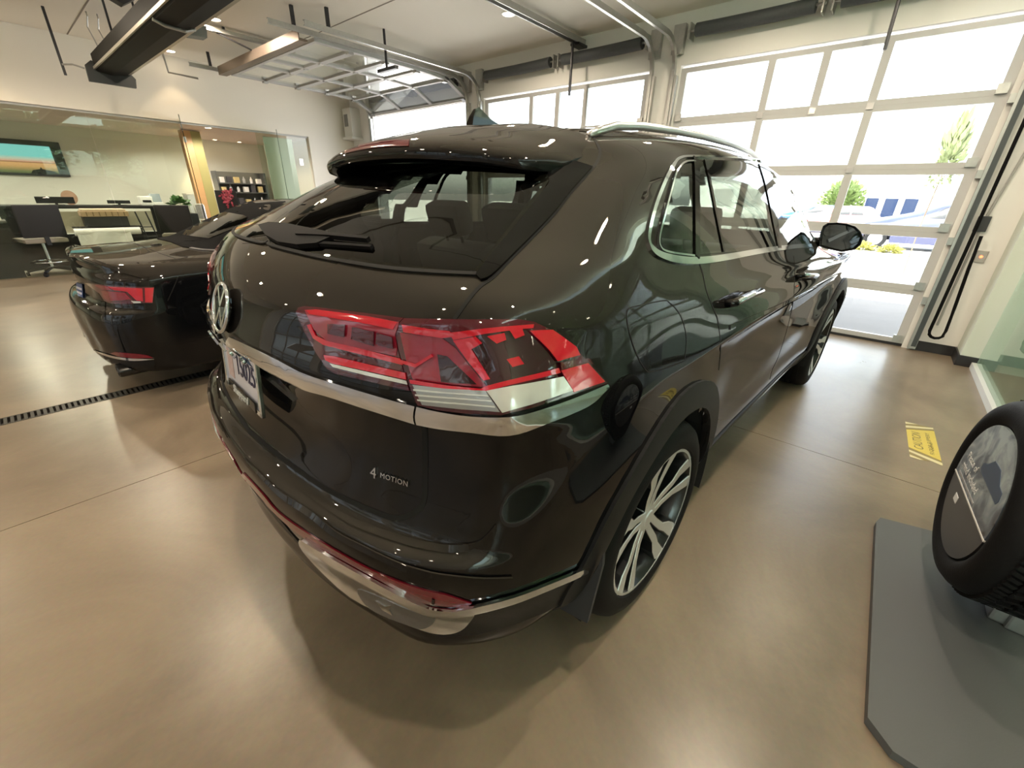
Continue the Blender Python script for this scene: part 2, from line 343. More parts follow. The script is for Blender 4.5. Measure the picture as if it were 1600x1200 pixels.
for (y0, y1, z, lab) in ((4.64, 3.30, 3.27, 'dark covered torsion spring at the left above the middle door'), (3.08, 1.84, 3.27, 'dark covered torsion spring at the right above the middle door'),
                         (1.16, -.04, 3.29, 'dark covered torsion spring at the left above the right hand door'), (-.26, -1.5, 3.29, 'dark covered torsion spring cut off by the picture top at right'),
                         (8.1, 6.85, 3.27, 'dark covered torsion spring above the rolled up door, left half'), (6.6, 5.35, 3.27, 'dark covered torsion spring above the rolled up door, right half')):
    t = empty('torsion_spring', (XW-.12, (y0+y1)/2, z), 0, lab, 'spring'); h = (y0-y1)/2
    MB().tube([(0, -h, 0), (0, -h*.5, -.006), (0, 0, -.008), (0, h*.5, -.006), (0, h, 0)], .068, 14).build('cover', SPR, t, smooth=True, angle=50)
    MB().tube([(0, -h-.09, 0), (0, h+.09, 0)], .013, 8).build('shaft', GALV, t)
    MB().box(-.03, .119, h+.06, h+.075, -.08, .08).build('end_bracket', GALV, t)
    MB().box(-.03, .119, -h-.075, -h-.06, -.08, .08).build('end_bracket', GALV, t)
# ceiling rail and rods over the middle door
t = empty('opener_rail', (XW, 2.82, 3.44), 0, 'double galvanised opener rail on the ceiling above the middle door', 'rail')
MB().box(-2.9, -.02, -.05, -.035, -.03, .03).box(-2.9, -.02, -.05, .05, .03, .036).box(-2.9, -.02, .035, .05, -.03, .03).build('rail', GALV, t)
MB().box(-.22, .0-.001, -.07, .07, -.06, -.03).build('end_bracket', DARKSTEEL, t)
MB().box(-.28, -.25, -.012, .012, -.66, -.03).build('drop_rod', DARKSTEEL, t)
t = empty('opener_rail', (XW, 6.76, 3.44), 0, 'galvanised opener rail above the rolled up door at left', 'rail')
MB().box(-3.75, -.02, -.04, .04, .0, .05).build('rail', GALV, t)
MB().tube([(-3.4, 0, .0), (-3.0, .0, -.10), (-2.78, .0, -.175)], .012, 6).build('drive_arm', DARKSTEEL, t)
for x in (-3.3, -1.2): MB().box(x-.015, x+.015, -.015, .015, .05, ZC-3.44-.002).build('hanger_rod', DARKSTEEL, t)
a = at(1402, 0, 0, 4.72); c_ = at(1382, 78, 0, 4.72)
t = MB().tube([(4.72, a.y, ZC-.001), tuple(c_)], .016, 8).build('drop_rod', DARKSTEEL); tag(t, 'dark steel drop rod in front of the right hand door top', 'rod')
t = empty('track_hanger', (3.09, 4.93, 3.08), 0, 'dark steel ceiling hanger near the rolled up door', 'hanger')
MB().box(-.012, .012, -.012, .012, 0, ZC-3.08-.001).build('rod', DARKSTEEL, t)
MB().box(-.03, .03, -.24, .20, -.04, 0).build('angle_bar', DARKSTEEL, t)
MB().box(-3.03, -2.91, .02, 3.04, .30, .33).box(-3.03, -3.015, .02, 3.04, .33, .42).build('strut', mat('bronze_steel', (.22, .17, .14), .4, .7), d1o, 'bronze strut along the back edge of the rolled up door').location.z = 2.91
# ------------------------------------------------------------------ lofted car bodies
def cr_interp(P, n):               # smooth curve interpolation along axis 0 of a control grid (k, m, 3)
    P = np.asarray(P, float); k = P.shape[0]
    d = np.sqrt(((P[1:]-P[:-1])**2).sum(-1)).mean(1)**.75; t = np.concatenate([[0], np.cumsum(d)])
    h = np.diff(t)
    s = (P[1:]-P[:-1])/h[:, None, None]
    T = np.empty_like(P); T[0] = s[0]; T[-1] = s[-1]
    T[1:-1] = (s[:-1]*h[1:, None, None]+s[1:]*h[:-1, None, None])/(h[:-1]+h[1:])[:, None, None]
    out = []
    for i in range(k-1):
        m = n[i] if hasattr(n, '__len__') else n
        for q in range(m):
            u = q/m; u2, u3 = u*u, u*u*u
            out.append((2*u3-3*u2+1)*P[i]+(u3-2*u2+u)*h[i]*T[i]+(-2*u3+3*u2)*P[i+1]+(u3-u2)*h[i]*T[i+1])
    out.append(P[-1]); return np.array(out)
class Body:                        # car frame: x forward, y left, z up; rows are (x, half width, z) from rear centre to front centre
    def __init__(s, rows, nrow=5, ncol=6):
        half = np.array(rows, float); R = half.copy(); R[..., 1] *= -1          # right side
        full = np.concatenate([half[:, :0:-1], R], axis=1)    # left front .. left rear, rear centre .. right front centre
        full = np.concatenate([full[:, :], full[:, -1:]*np.array([1, 1, 1])], axis=1)[:, :-1]
        a = full.transpose(1, 0, 2)
        k = a.shape[0]
        ghost = lambda g: g*np.array([1, -1, 1])
        ext = np.concatenate([ghost(a[k-2:k-1]), a, ghost(a[1:2])*1.0], axis=0)
        ext[0] = ghost(a[1]); ext[-1] = ghost(a[k-2])
        nn = [1]+[ncol]*(k-1)+[1]
        cols = cr_interp(ext, nn)[1:-1]
        grid = cr_interp(cols.transpose(1, 0, 2), nrow)
        s.nr, s.nc = grid.shape[:2]; s.v = grid.reshape(-1, 3)
        s.f = []
        for i in range(s.nr-1):
            for j in range(s.nc-1):
                s.f.append((i*s.nc+j, (i+1)*s.nc+j, (i+1)*s.nc+j+1, i*s.nc+j+1))
        s.bvh = BVHTree.FromPolygons([Vector(p) for p in s.v], s.f)
        g = s.v.reshape(s.nr, s.nc, 3); n = np.cross(np.gradient(g, axis=1), np.gradient(g, axis=0))
        ln = np.linalg.norm(n, axis=2, keepdims=True); n = n/np.where(ln < 1e-12, 1, ln)
        s.vn = n.reshape(-1, 3)
    def mesh(s, name, keep=None):
        bm = bmesh.new(); vs = [bm.verts.new(p) for p in s.v]
        for f in s.f:
            c = sum((Vector(s.v[i]) for i in f), Vector())/4
            if keep is None or keep(c):
                try: bm.faces.new([vs[i] for i in f])
                except ValueError: pass
        bmesh.ops.remove_doubles(bm, verts=bm.verts, dist=1e-4)
        bmesh.ops.delete(bm, geom=[v for v in bm.verts if not v.link_faces], context='VERTS')
        bmesh.ops.recalc_face_normals(bm, faces=bm.faces)
        me = bpy.data.meshes.new(name); bm.to_mesh(me); bm.free(); return me
    def cast(s, o, d):             # first hit on the body and the smooth normal there
        h = s.bvh.ray_cast(Vector(o), Vector(d).normalized())
        if h[0] is None: return None, None
        return h[0], s.normal(h[0], h[2], d)
    def normal(s, p, k, d):
        q = s.f[k]; w = [1/((Vector(s.v[i])-p).length_squared+1e-7) for i in q]
        n = Vector(sum((s.vn[i]*a for i, a in zip(q, w)), np.zeros(3))).normalized()
        return n if n.dot(Vector(d)) < 0 else -n
    def near(s, p):
        h = s.bvh.find_nearest(Vector(p)); d = Vector((.8, 0, .6))-h[0]; d.y = -h[0].y
        return h[0], s.normal(h[0], h[2], d)
def inpoly(poly, x, y):
    c = False; j = len(poly)-1
    for i in range(len(poly)):
        (xi, yi), (xj, yj) = poly[i], poly[j]
        if (yi > y) != (yj > y) and x < (xj-xi)*(y-yi)/(yj-yi)+xi: c = not c
        j = i
    return c
def smooth_poly(pts, n=4, closed=True):  # rounds a picked outline a little
    if n <= 1: return pts
    P = [Vector((a, b)) for a, b in pts]; k = len(P); out = []
    for i in range(k if closed else k-1):
        p0, p1, p2, p3 = P[(i-1) % k] if closed or i else P[0], P[i], P[(i+1) % k], P[(i+2) % k] if closed or i+2 < k else P[-1]
        for q in range(n):
            u = q/n; out.append(tuple(.5*((2*p1)+(p2-p0)*u+(2*p0-5*p1+4*p2-p3)*u*u+(3*p1-p0-3*p2+p3)*u**3)))
    if not closed: out.append(tuple(P[-1]))
    return out
class Skin:                        # parts that lie on a car body: outlines carried to the body surface
    def __init__(s, body, root, loc, rz):
        s.b = body; s.root = root; s.M = Matrix.Translation(loc) @ Matrix.Rotation(rz, 4, 'Z'); s.I = s.M.inverted()
        s.eye = s.I @ CAM
    def ray(s, px, py): return s.I.to_3x3() @ wray(px, py)
    def pix(s, px, py): return s.b.cast(s.eye, s.ray(px, py))
    def side(s, x, z): return s.b.cast((x, -3, z), (0, 1, 0))
    def rear(s, y, z): return s.b.cast((-3, y, z), (1, 0, 0))
    def proj(s, P):
        q = s.M @ Vector(P)-CAM; d = q.dot(FWD)
        return (800+FPX*q.dot(RIGHT)/d, 600-FPX*q.dot(UP)/d) if d > .05 else (-9e3, -9e3)
    def patch(s, name, poly, off, m, parent, how='pix', thick=.012, step=None, label=None, mirror=False, inset=None):
        fn = getattr(s, how)
        xs = [p[0] for p in poly]; ys = [p[1] for p in poly]
        step = step or max(max(xs)-min(xs), max(ys)-min(ys))/16
        pts = []
        for i in range(len(poly)):
            a, b = Vector(poly[i]), Vector(poly[(i+1) % len(poly)]); k = max(1, int((b-a).length/step+.5))
            pts += [a+(b-a)*q/k for q in range(k)]
        nb = len(pts); bl = [tuple(p) for p in pts]
        y = min(ys)+step*.5
        row = 0
        while y < max(ys):
            x = min(xs)+step*(.5 if row % 2 else .95)
            while x < max(xs):
                if inpoly(bl, x, y) and min((Vector((x, y))-p).length for p in pts) > step*.45: pts.append(Vector((x, y)))
                x += step
            y += step*.87; row += 1
        v2, _, fs, _, _, _ = delaunay_2d_cdt(pts, [], [list(range(nb))], 1, 1e-6)
        P = []; N = []; ok = []
        for p in v2:
            h, n = fn(p.x, p.y); ok.append(h is not None); P.append(h if h is not None else Vector()); N.append(n if n is not None else Vector((0, 0, 1)))
        fs = [f for f in fs if all(ok[i] for i in f)]
        return s.shell(name, P, N, fs, off, thick, m, parent, label, mirror)
    def shell(s, name, P, N, fs, off, thick, m, parent, label=None, mirror=False):
        ff = []
        for f in fs:
            c = (P[f[1]]-P[f[0]]).cross(P[f[2]]-P[f[0]])
            ff.append(list(f) if c.dot(N[f[0]]) > 0 else list(f)[::-1])
        ed = {}
        for f in ff:
            for i in range(len(f)): ed[(f[i], f[(i+1) % len(f)])] = 1
        bd = [e for e in ed if (e[1], e[0]) not in ed]
        used = sorted({i for f in ff for i in f}); mp = {i: k for k, i in enumerate(used)}
        top = [P[i]+N[i]*off for i in used]; nor = [N[i] for i in used]
        bi = sorted({i for e in bd for i in e}); k0 = len(top)
        rim = {i: k0+2*k for k, i in enumerate(bi)}
        vs = list(top); nn = list(nor)
        for i in bi:
            for dz in (0, thick): vs.append(P[i]+N[i]*(off-dz)); nn.append(None)
        faces = [[mp[i] for i in f] for f in ff]; nt_ = len(faces)
        faces += [[rim[b], rim[a], rim[a]+1, rim[b]+1] for a, b in bd]
        def make(sg, nm):
            me = bpy.data.meshes.new(nm)
            me.from_pydata([(v.x, v.y*sg, v.z) for v in vs], [], [f if sg > 0 else f[::-1] for f in faces])
            for i, p in enumerate(me.polygons): p.use_smooth = i < nt_
            cn = []
            for i, f in enumerate(me.polygons):
                for vi in f.vertices:
                    n = nn[vi]; cn.append((n.x, n.y*sg, n.z) if n is not None else (0, 0, 0))
            me.normals_split_custom_set(cn)
            return me
        o = link(name, make(1, name), parent, m, label)
        if mirror: link(name, make(-1, name), mirror if mirror is not True else parent, m, label)
        return o
    def strip(s, name, pts, width, off, m, parent, how='pix', thick=.004, label=None, mirror=False, n=4, taper=None):
        fn = getattr(s, how); q = smooth_poly(pts, n, False)
        P = []; N = []
        for a, b in q:
            h, nn = fn(a, b)
            if h is not None: P.append(h); N.append(nn)
        return s.ribbon(name, P, N, width, off, m, parent, thick, label, mirror, taper)
    def ribbon(s, name, P, N, width, off, m, parent, thick=.004, label=None, mirror=False, taper=None):
        V = []; W = []
        k = len(P)
        for i in range(k):
            t = (P[min(i+1, k-1)]-P[max(i-1, 0)]).normalized(); a = t.cross(N[i]).normalized()
            wd = (width[i*(len(width)-1)//max(1, k-1)] if hasattr(width, '__len__') else width)/2
            if taper: wd *= max(.15, min(1, i/(k*taper), (k-1-i)/(k*taper)))
            V += [P[i]-a*wd, P[i]+a*wd]; W += [N[i], N[i]]
        fs = [(2*i, 2*i+1, 2*i+3, 2*i+2) for i in range(k-1)]
        return s.shell(name, V, W, fs, off, thick, m, parent, label, mirror)
    def band(s, name, A, B, off, m, parent, how='pix', thick=.008, label=None, mirror=False, n=4, k=2, bulge=0.):
        fn = getattr(s, how); qa, qb = smooth_poly(A, n, False), smooth_poly(B, n, False); L = max(len(qa), len(qb))
        pick = lambda q, t: Vector(q[min(int(t*(len(q)-1)), len(q)-2)]).lerp(Vector(q[min(int(t*(len(q)-1)), len(q)-2)+1]), t*(len(q)-1)-min(int(t*(len(q)-1)), len(q)-2))
        P = []; N = []; ok = []
        for i in range(L):
            a, b = pick(qa, i/(L-1)), pick(qb, i/(L-1))
            for j in range(k+1):
                p = a.lerp(b, j/k); h, nn = fn(p.x, p.y); ok.append(h is not None)
                P.append((h+nn*bulge*math.sin(math.pi*j/k)) if h is not None else Vector()); N.append(nn if nn is not None else Vector((0, 0, 1)))
        fs = [(i*(k+1)+j, i*(k+1)+j+1, (i+1)*(k+1)+j+1, (i+1)*(k+1)+j) for i in range(L-1) for j in range(k)]
        fs = [f for f in fs if all(ok[i] for i in f)]
        return s.shell(name, P, N, fs, off, thick, m, parent, label, mirror)
# ------------------------------------------------------------------ the black sport utility vehicle
XS = [0, .6, 1.3, 2.1, 2.98, 3.45]
def rw(rear, ws, zs, front): return list(rear)+[(x, a, z) for x, a, z in zip(XS, ws, zs if hasattr(zs, '__len__') else [zs]*6)]+list(front)
SUV_ROWS = [
 rw([(-.86,0,.325),(-.85,.3,.325),(-.80,.52,.325),(-.73,.70,.325),(-.60,.80,.33),(-.45,.86,.34)], [.84]*6, .27, [(3.7,.72,.28),(3.8,.42,.26),(3.83,0,.26)]),
 rw([(-.945,0,.345),(-.927,.3,.345),(-.875,.55,.345),(-.803,.742,.345),(-.66,.863,.36),(-.45,.92,.38)], [.90,.87,.87,.87,.90,.90], .31, [(3.76,.74,.33),(3.88,.43,.31),(3.9,0,.31)]),
 rw([(-.965,0,.47),(-.95,.3,.47),(-.90,.56,.47),(-.825,.75,.47),(-.70,.885,.48),(-.5,.945,.49)], [.955,.925,.92,.925,.955,.93], .45, [(3.8,.74,.48),(3.92,.42,.48),(3.95,0,.48)]),
 rw([(-1.0,0,.6),(-.985,.3,.6),(-.935,.58,.6),(-.86,.77,.6),(-.75,.90,.6),(-.55,.958,.6)], [.968,.935,.925,.93,.968,.94], .6, [(3.8,.74,.6),(3.93,.4,.6),(3.96,0,.6)]),
 rw([(-1.0,0,.695),(-.985,.3,.695),(-.935,.58,.695),(-.862,.775,.70),(-.75,.905,.70),(-.55,.962,.71)], [.972,.935,.93,.935,.97,.94], .72, [(3.8,.74,.7),(3.92,.4,.7),(3.95,0,.7)]),
 rw([(-.993,0,.707),(-.978,.3,.707),(-.928,.58,.707),(-.856,.772,.712),(-.747,.905,.713),(-.549,.9625,.725)], [.9725,.935,.93,.935,.97,.94], .74, [(3.8,.74,.72),(3.92,.4,.72),(3.95,0,.72)]),
 rw([(-.955,0,.735),(-.94,.3,.735),(-.89,.58,.735),(-.825,.765,.735),(-.735,.905,.74),(-.545,.964,.76)], [.973,.935,.93,.935,.97,.93], .79, [(3.79,.72,.78),(3.92,.4,.78),(3.95,0,.78)]),
 rw([(-.928,0,.785),(-.914,.3,.785),(-.873,.58,.78),(-.80,.77,.79),(-.72,.905,.80),(-.545,.965,.82)], [.970,.935,.93,.935,.965,.92], .86, [(3.78,.72,.85),(3.91,.4,.85),(3.94,0,.85)]),
 rw([(-.905,0,.90),(-.885,.3,.9),(-.845,.58,.9),(-.775,.77,.9),(-.70,.90,.91),(-.54,.963,.92)], [.962,.935,.934,.935,.96,.91], .93, [(3.75,.7,.92),(3.88,.4,.92),(3.91,0,.92)]),
 rw([(-.922,0,.985),(-.896,.3,.985),(-.842,.58,.985),(-.765,.77,.99),(-.70,.905,1.0),(-.535,.962,.99)], [.958,.944,.944,.944,.957,.905], .975, [(3.73,.69,.955),(3.86,.4,.955),(3.89,0,.955)]),
 rw([(-.948,0,1.03),(-.917,.3,1.03),(-.845,.58,1.04),(-.765,.77,1.05),(-.705,.91,1.06),(-.53,.96,1.03)], [.956,.957,.957,.957,.955,.90], 1.0, [(3.7,.68,.98),(3.82,.4,.98),(3.85,0,.98)]),
 rw([(-.93,0,1.12),(-.895,.3,1.12),(-.82,.58,1.13),(-.745,.77,1.14),(-.68,.895,1.14),(-.52,.945,1.10)], [.942,.942,.942,.94,.945,.87], 1.07, [(3.55,.65,1.02),(3.7,.4,1.03),(3.73,0,1.03)]),
 rw([(-.905,0,1.182),(-.874,.3,1.187),(-.805,.58,1.197),(-.73,.772,1.212),(-.66,.869,1.212),(-.503,.919,1.178)], [.928,.909,.904,.90,.905,.825], [1.138,1.138,1.133,1.118,1.052,1.042], [(3.32,.6,1.063),(3.43,.38,1.078),(3.45,0,1.083)]),
 rw([(-.895,0,1.197),(-.864,.3,1.202),(-.794,.58,1.212),(-.725,.77,1.225),(-.655,.865,1.225),(-.5,.915,1.19)], [.925,.905,.90,.895,.90,.82], [1.15,1.15,1.145,1.13,1.06,1.05], [(3.3,.6,1.07),(3.4,.38,1.085),(3.42,0,1.09)]),
 [(-.785,0,1.295),(-.765,.3,1.295),(-.71,.55,1.295),(-.64,.745,1.295),(-.56,.81,1.295),(-.42,.855,1.29),(0,.865,1.265),(.6,.86,1.25),(1.3,.855,1.235),(2.1,.845,1.20),(2.55,.78,1.165),(2.75,.66,1.16),(2.85,.5,1.17),(2.9,.3,1.175),(2.92,0,1.18)],
 [(-.68,0,1.345),(-.66,.3,1.345),(-.605,.53,1.345),(-.53,.70,1.345),(-.45,.765,1.345),(-.34,.81,1.345),(0,.825,1.345),(.6,.82,1.34),(1.3,.815,1.33),(2.05,.80,1.28),(2.4,.74,1.245),(2.52,.62,1.245),(2.6,.48,1.25),(2.65,.28,1.255),(2.66,0,1.26)],
 [(-.48,0,1.445),(-.46,.28,1.445),(-.41,.49,1.445),(-.335,.635,1.445),(-.265,.70,1.445),(-.17,.745,1.445),(.05,.765,1.445),(.6,.77,1.45),(1.3,.765,1.45),(1.85,.745,1.43),(2.1,.69,1.41),(2.18,.58,1.41),(2.24,.45,1.41),(2.28,.25,1.42),(2.3,0,1.425)],
 [(-.32,0,1.525),(-.30,.26,1.525),(-.25,.46,1.525),(-.185,.59,1.525),(-.125,.635,1.525),(-.04,.675,1.53),(.15,.70,1.545),(.6,.705,1.56),(1.2,.70,1.57),(1.55,.685,1.565),(1.75,.64,1.555),(1.82,.54,1.56),(1.87,.42,1.565),(1.91,.24,1.57),(1.93,0,1.575)],
 [(-.27,0,1.59),(-.26,.22,1.588),(-.22,.40,1.585),(-.15,.52,1.583),(-.08,.565,1.583),(0,.595,1.59),(.2,.62,1.605),(.6,.63,1.625),(1.1,.625,1.635),(1.4,.60,1.63),(1.58,.55,1.62),(1.65,.46,1.62),(1.7,.36,1.625),(1.73,.2,1.63),(1.74,0,1.635)],
 [(-.2,0,1.635),(-.19,.17,1.634),(-.15,.3,1.63),(-.08,.4,1.628),(0,.43,1.63),(.08,.45,1.638),(.25,.46,1.655),(.6,.46,1.672),(1.0,.46,1.68),(1.25,.44,1.675),(1.4,.40,1.668),(1.46,.33,1.668),(1.5,.25,1.67),(1.53,.14,1.672),(1.54,0,1.675)],
 [(-.1,0,1.653),(-.09,0,1.654),(-.06,0,1.656),(0,0,1.662),(.05,0,1.668),(.12,0,1.673),(.28,0,1.683),(.6,0,1.694),(.95,0,1.697),(1.1,0,1.695),(1.2,0,1.692),(1.25,0,1.69),(1.3,0,1.688),(1.33,0,1.687),(1.35,0,1.686)],
]
SUV_RZ = -0.0499457
suv = empty('sport_utility_vehicle', (0, 0, 0), SUV_RZ, 'large glossy black sport utility vehicle with red tail lamps in the foreground', 'car')
SB = Body(SUV_ROWS, 6, 8)
S = Skin(SB, suv, (0, 0, 0), SUV_RZ)

def zp(x0, y0, k, pts): return [(x0+x*k, y0+y*k) for x, y in pts]
K6 = .31875
REARGLASS = [(421,378),(430,385),(500,402),(600,419),(745,431),(800,362),(848,300),(857,285),(850,262),(842,236),(760,215),(640,212),(560,268),(500,318)]
QUARTER = [(1084,255),(1068,257),(1058,268),(1050,290),(1038,337),(1030,370),(1031,385),(1043,392),(1084,398)]
REARDOOR = [(1089,254),(1146,252),(1184,258),(1194,290),(1204.5,342),(1211.5,375),(1214,387),(1170,392),(1089,398)]
FRONTDOOR = [(1201,266),(1220,278),(1236.5,294.5),(1251,318),(1260,347),(1265,375),(1253,382),(1219,386)]
def shrink(poly, k):
    cx = sum(p[0] for p in poly)/len(poly); cy = sum(p[1] for p in poly)/len(poly)
    return [(cx+(x-cx)*k, cy+(y-cy)*k) for x, y in poly]
HOLES = [shrink(QUARTER, .86), shrink(REARDOOR, .9), shrink(FRONTDOOR, .85)]
RHOLE = shrink(REARGLASS, .93)
def keep_suv(c):
    if c.z < .9 and any((c.x-x)**2+(c.z-.383)**2 < .44**2 and abs(c.y) > .45 for x in (0, 2.98)): return False
    if c.z > 1.15:
        q = (c.x, -abs(c.y), c.z)
        if c.x < 2.4 and abs(c.y) > .55:
            a = S.proj(q)
            if any(inpoly(h, *a) for h in HOLES): return False
        if c.x < .1 and c.z < 1.56:
            if inpoly(RHOLE, *S.proj(q)): return False
        if c.x > 1.7 and 1.235 < c.z < 1.585 and abs(c.y) < .60-(c.z-1.235)*.45: return False
    return True
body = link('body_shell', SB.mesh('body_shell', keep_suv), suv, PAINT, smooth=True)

# --- glass
TINT = glass('tinted_glass', (.30, .32, .28), .9)
CLEARGLASS = glass('side_glass', (.45, .5, .47), .9)
rg = S.patch('rear_window', REARGLASS, .004, TINT, suv, thick=.006, mirror=True, label='dark tinted rear window')
S.patch('side_window', QUARTER, .003, TINT, suv, thick=.005, mirror=True, label='tinted rear quarter window')
S.patch('side_window', REARDOOR, .003, TINT, suv, thick=.005, mirror=True, label='tinted rear door window')
S.patch('side_window', FRONTDOOR, .003, CLEARGLASS, suv, thick=.005, mirror=True, label='clear front door window')
S.front = lambda y, z: SB.cast((6, y, z), (-1, 0, 0))
S.patch('windshield', [(-.62,1.22),(-.3,1.225),(0,1.23),(.3,1.225),(.62,1.22),(.56,1.40),(.46,1.595),(0,1.60),(-.46,1.595),(-.56,1.40)], .003, CLEARGLASS, suv, 'front', .005)
# black bands round the glass
def edge_band(name, line, wd, off, m, how='pix', mirror=True, label=None, n=4): return S.strip(name, line, wd, off, m, suv, how, .004, label, mirror, n)
S.band('window_surround', [(925,263),(892,300),(860,340),(800,402),(768,433),(752,440)], [(842,237),(858,283),(846,304),(800,362),(770,398),(744,432)], .007, GLOSSBLACK, suv, mirror=True, label='gloss black pillar trim beside the rear window')
edge_band('lower_glass_seal', [(421,380),(430,386),(500,403),(600,420),(680,427),(762,431)], .010, .006, GAP, mirror=True)
# --- tailgate and shut lines
edge_band('tailgate_seam', [(905,205),(922.5,209),(936,232),(936,246),(925,264),(892,301),(860,341),(800,403),(770,434),(745,453),(710,499)], .008, .0015, GAP)
edge_band('tailgate_seam', [(656,658),(663,668),(664.5,690),(664.5,750),(661,786),(645,803),(624,809),(600,805),(525,772),(475,741),(430,707),(400,682),(388,672)], .013, .0015, GAP)
edge_band('door_seam', [(1091,408),(1098,428),(1104,455),(1114,481),(1121,500),(1126,540),(1123,578)], .005, .001, GAP)
edge_band('door_seam', [(1240,400),(1242,418),(1241,446),(1239.6,470),(1231,510),(1216.6,556),(1205,583),(1200,616)], .005, .001, GAP)
S.strip('fuel_flap_seam', [(979,495),(981,484),(992,479),(1035,470),(1046,473),(1063,493),(1072,525),(1070,557),(1064,566),(1022,580),(1008,577),(992,548),(981,512),(979,495)], .003, .001, GAP, suv, n=4)
edge_band('body_crease', [(1140,512),(1160,503),(1200,486),(1240,467),(1274,449)], .016, .004, PAINT)
# --- tail lamps
LENS_DARK = mat('lamp_maroon', (.075, .004, .012), .06, 0, 1.0)
LENS_RED = mat('lamp_red', (.52, .005, .02), .08, 0, 1.0)
LENS_DULL = mat('lamp_dull_red', (.27, .012, .03), .1, 0, 1.0)
LENS_BLACK = mat('lamp_black', (.03, .008, .012), .05, 0, 1.0)
LENS_WHITE = mat('lamp_white', (.62, .63, .6), .12, .2, 1.0)
LENS_GREY = mat('lamp_grey', (.42, .43, .43), .15, .5, 1.0)
def lamp(outline, bits, label):
    o = S.patch('tail_lamp', zp(450, 460, K6, outline), .006, LENS_DARK, suv, thick=.03, label=label)
    mk = o.copy(); me = o.data.copy(); mk.data = me; COL.objects.link(mk)
    for v in me.vertices: v.co.y *= -1
    me.flip_normals(); mk.parent = suv
    for k, (nm, m, poly) in enumerate(bits):
        S.patch(nm, zp(450, 460, K6, poly), .0075+.0008*k, m, o, thick=.0025, mirror=mk)
    return o
lamp([(50,90),(60,68),(90,62),(150,68),(400,98),(575,120),(540,150),(530,190),(545,260),(580,400),(602,470),(450,435),(240,387),(200,362),(150,290),(90,180)],
     [('light_bar', LENS_DULL, [(95,80),(150,78),(400,112),(555,138),(535,200),(545,262),(540,300),(350,262),(200,225),(140,170)]),
      ('light_bar', LENS_RED, [(105,82),(150,80),(300,100),(400,115),(548,138),(531,165),(528,172),(400,146),(250,122),(120,100)]),
      ('light_bar', LENS_RED, [(110,150),(126,146),(150,200),(205,226),(350,258),(560,312),(575,345),(350,288),(190,248),(140,215)]),
      ('light_bar', LENS_RED, [(192,298),(240,303),(420,345),(586,382),(592,415),(420,378),(230,338),(200,322)]),
      ('reflector', LENS_WHITE, [(222,338),(420,382),(592,420),(598,438),(420,400),(240,356)]),
      ('lamp_bowl', LENS_DARK, [(215,145),(300,150),(295,205),(215,190)]),
      ('lamp_bowl', LENS_DARK, [(335,160),(440,180),(440,250),(330,215)]),
      ('lamp_bowl', LENS_DARK, [(455,185),(528,205),(535,262),(450,240)])], 'inner tail lamp on the tailgate')
lamp([(578,121),(830,124),(1130,127),(1200,138),(1280,174),(1390,260),(1470,340),(1556,433),(1340,505),(1200,550),(1050,586),(900,580),(740,562),(642,538),(600,440),(585,400),(550,260),(536,190),(545,150)],
     [('lamp_panel', LENS_DULL, [(560,185),(765,212),(830,260),(985,455),(800,440),(622,415),(590,320)]),
      ('lamp_panel', LENS_BLACK, [(742,290),(790,300),(935,440),(760,425)]),
      ('lamp_panel', LENS_BLACK, [(830,222),(1100,170),(1160,180),(1270,280),(1310,330),(1315,372),(990,452)]),
      ('light_bar', LENS_RED, [(572,150),(700,168),(800,178),(822,205),(768,211),(580,184)]),
      ('light_bar', LENS_RED, [(800,186),(950,170),(1195,150),(1192,168),(1130,175),(960,196),(822,220)]),
      ('light_bar', LENS_RED, [(568,318),(640,338),(715,288),(725,300),(640,356),(572,336)]),
      ('light_bar', LENS_RED, [(822,222),(930,205),(962,238),(912,266),(1002,415),(972,422),(900,330)]),
      ('light_bar', LENS_RED, [(985,206),(1062,192),(1072,225),(1030,242)]),
      ('light_bar', LENS_RED, [(1085,182),(1140,174),(1150,205),(1110,222)]),
      ('light_bar', LENS_RED, [(1076,318),(1128,305),(1150,342),(1102,356)]),
      ('light_bar', LENS_RED, [(1172,184),(1275,178),(1388,262),(1405,300),(1340,318),(1300,330),(1262,280)]),
      ('lamp_panel', LENS_DARK, [(1310,335),(1445,315),(1470,345),(1440,338),(1312,372)]),
      ('light_bar', LENS_RED, [(1312,374),(1440,338),(1522,425),(1372,476)]),
      ('light_bar', LENS_RED, [(618,412),(800,440),(965,460),(990,448),(1300,362),(1308,385),(1000,470),(960,478),(790,456),(624,430)]),
      ('reflector', LENS_GREY, [(635,435),(800,455),(988,470),(1052,562),(880,550),(680,527)]),
      ('reflector', LENS_WHITE, [(992,470),(1150,440),(1318,402),(1362,468),(1200,524),(1062,564)]),
      ('reflector', LENS_WHITE, [(640,455),(1000,490),(1002,496),(642,462)]),
      ('reflector', LENS_WHITE, [(650,478),(1015,512),(1018,518),(652,485)]),
      ('reflector', LENS_WHITE, [(660,500),(1030,536),(1033,542),(664,507)])], 'outer tail lamp wrapping round the rear corner')
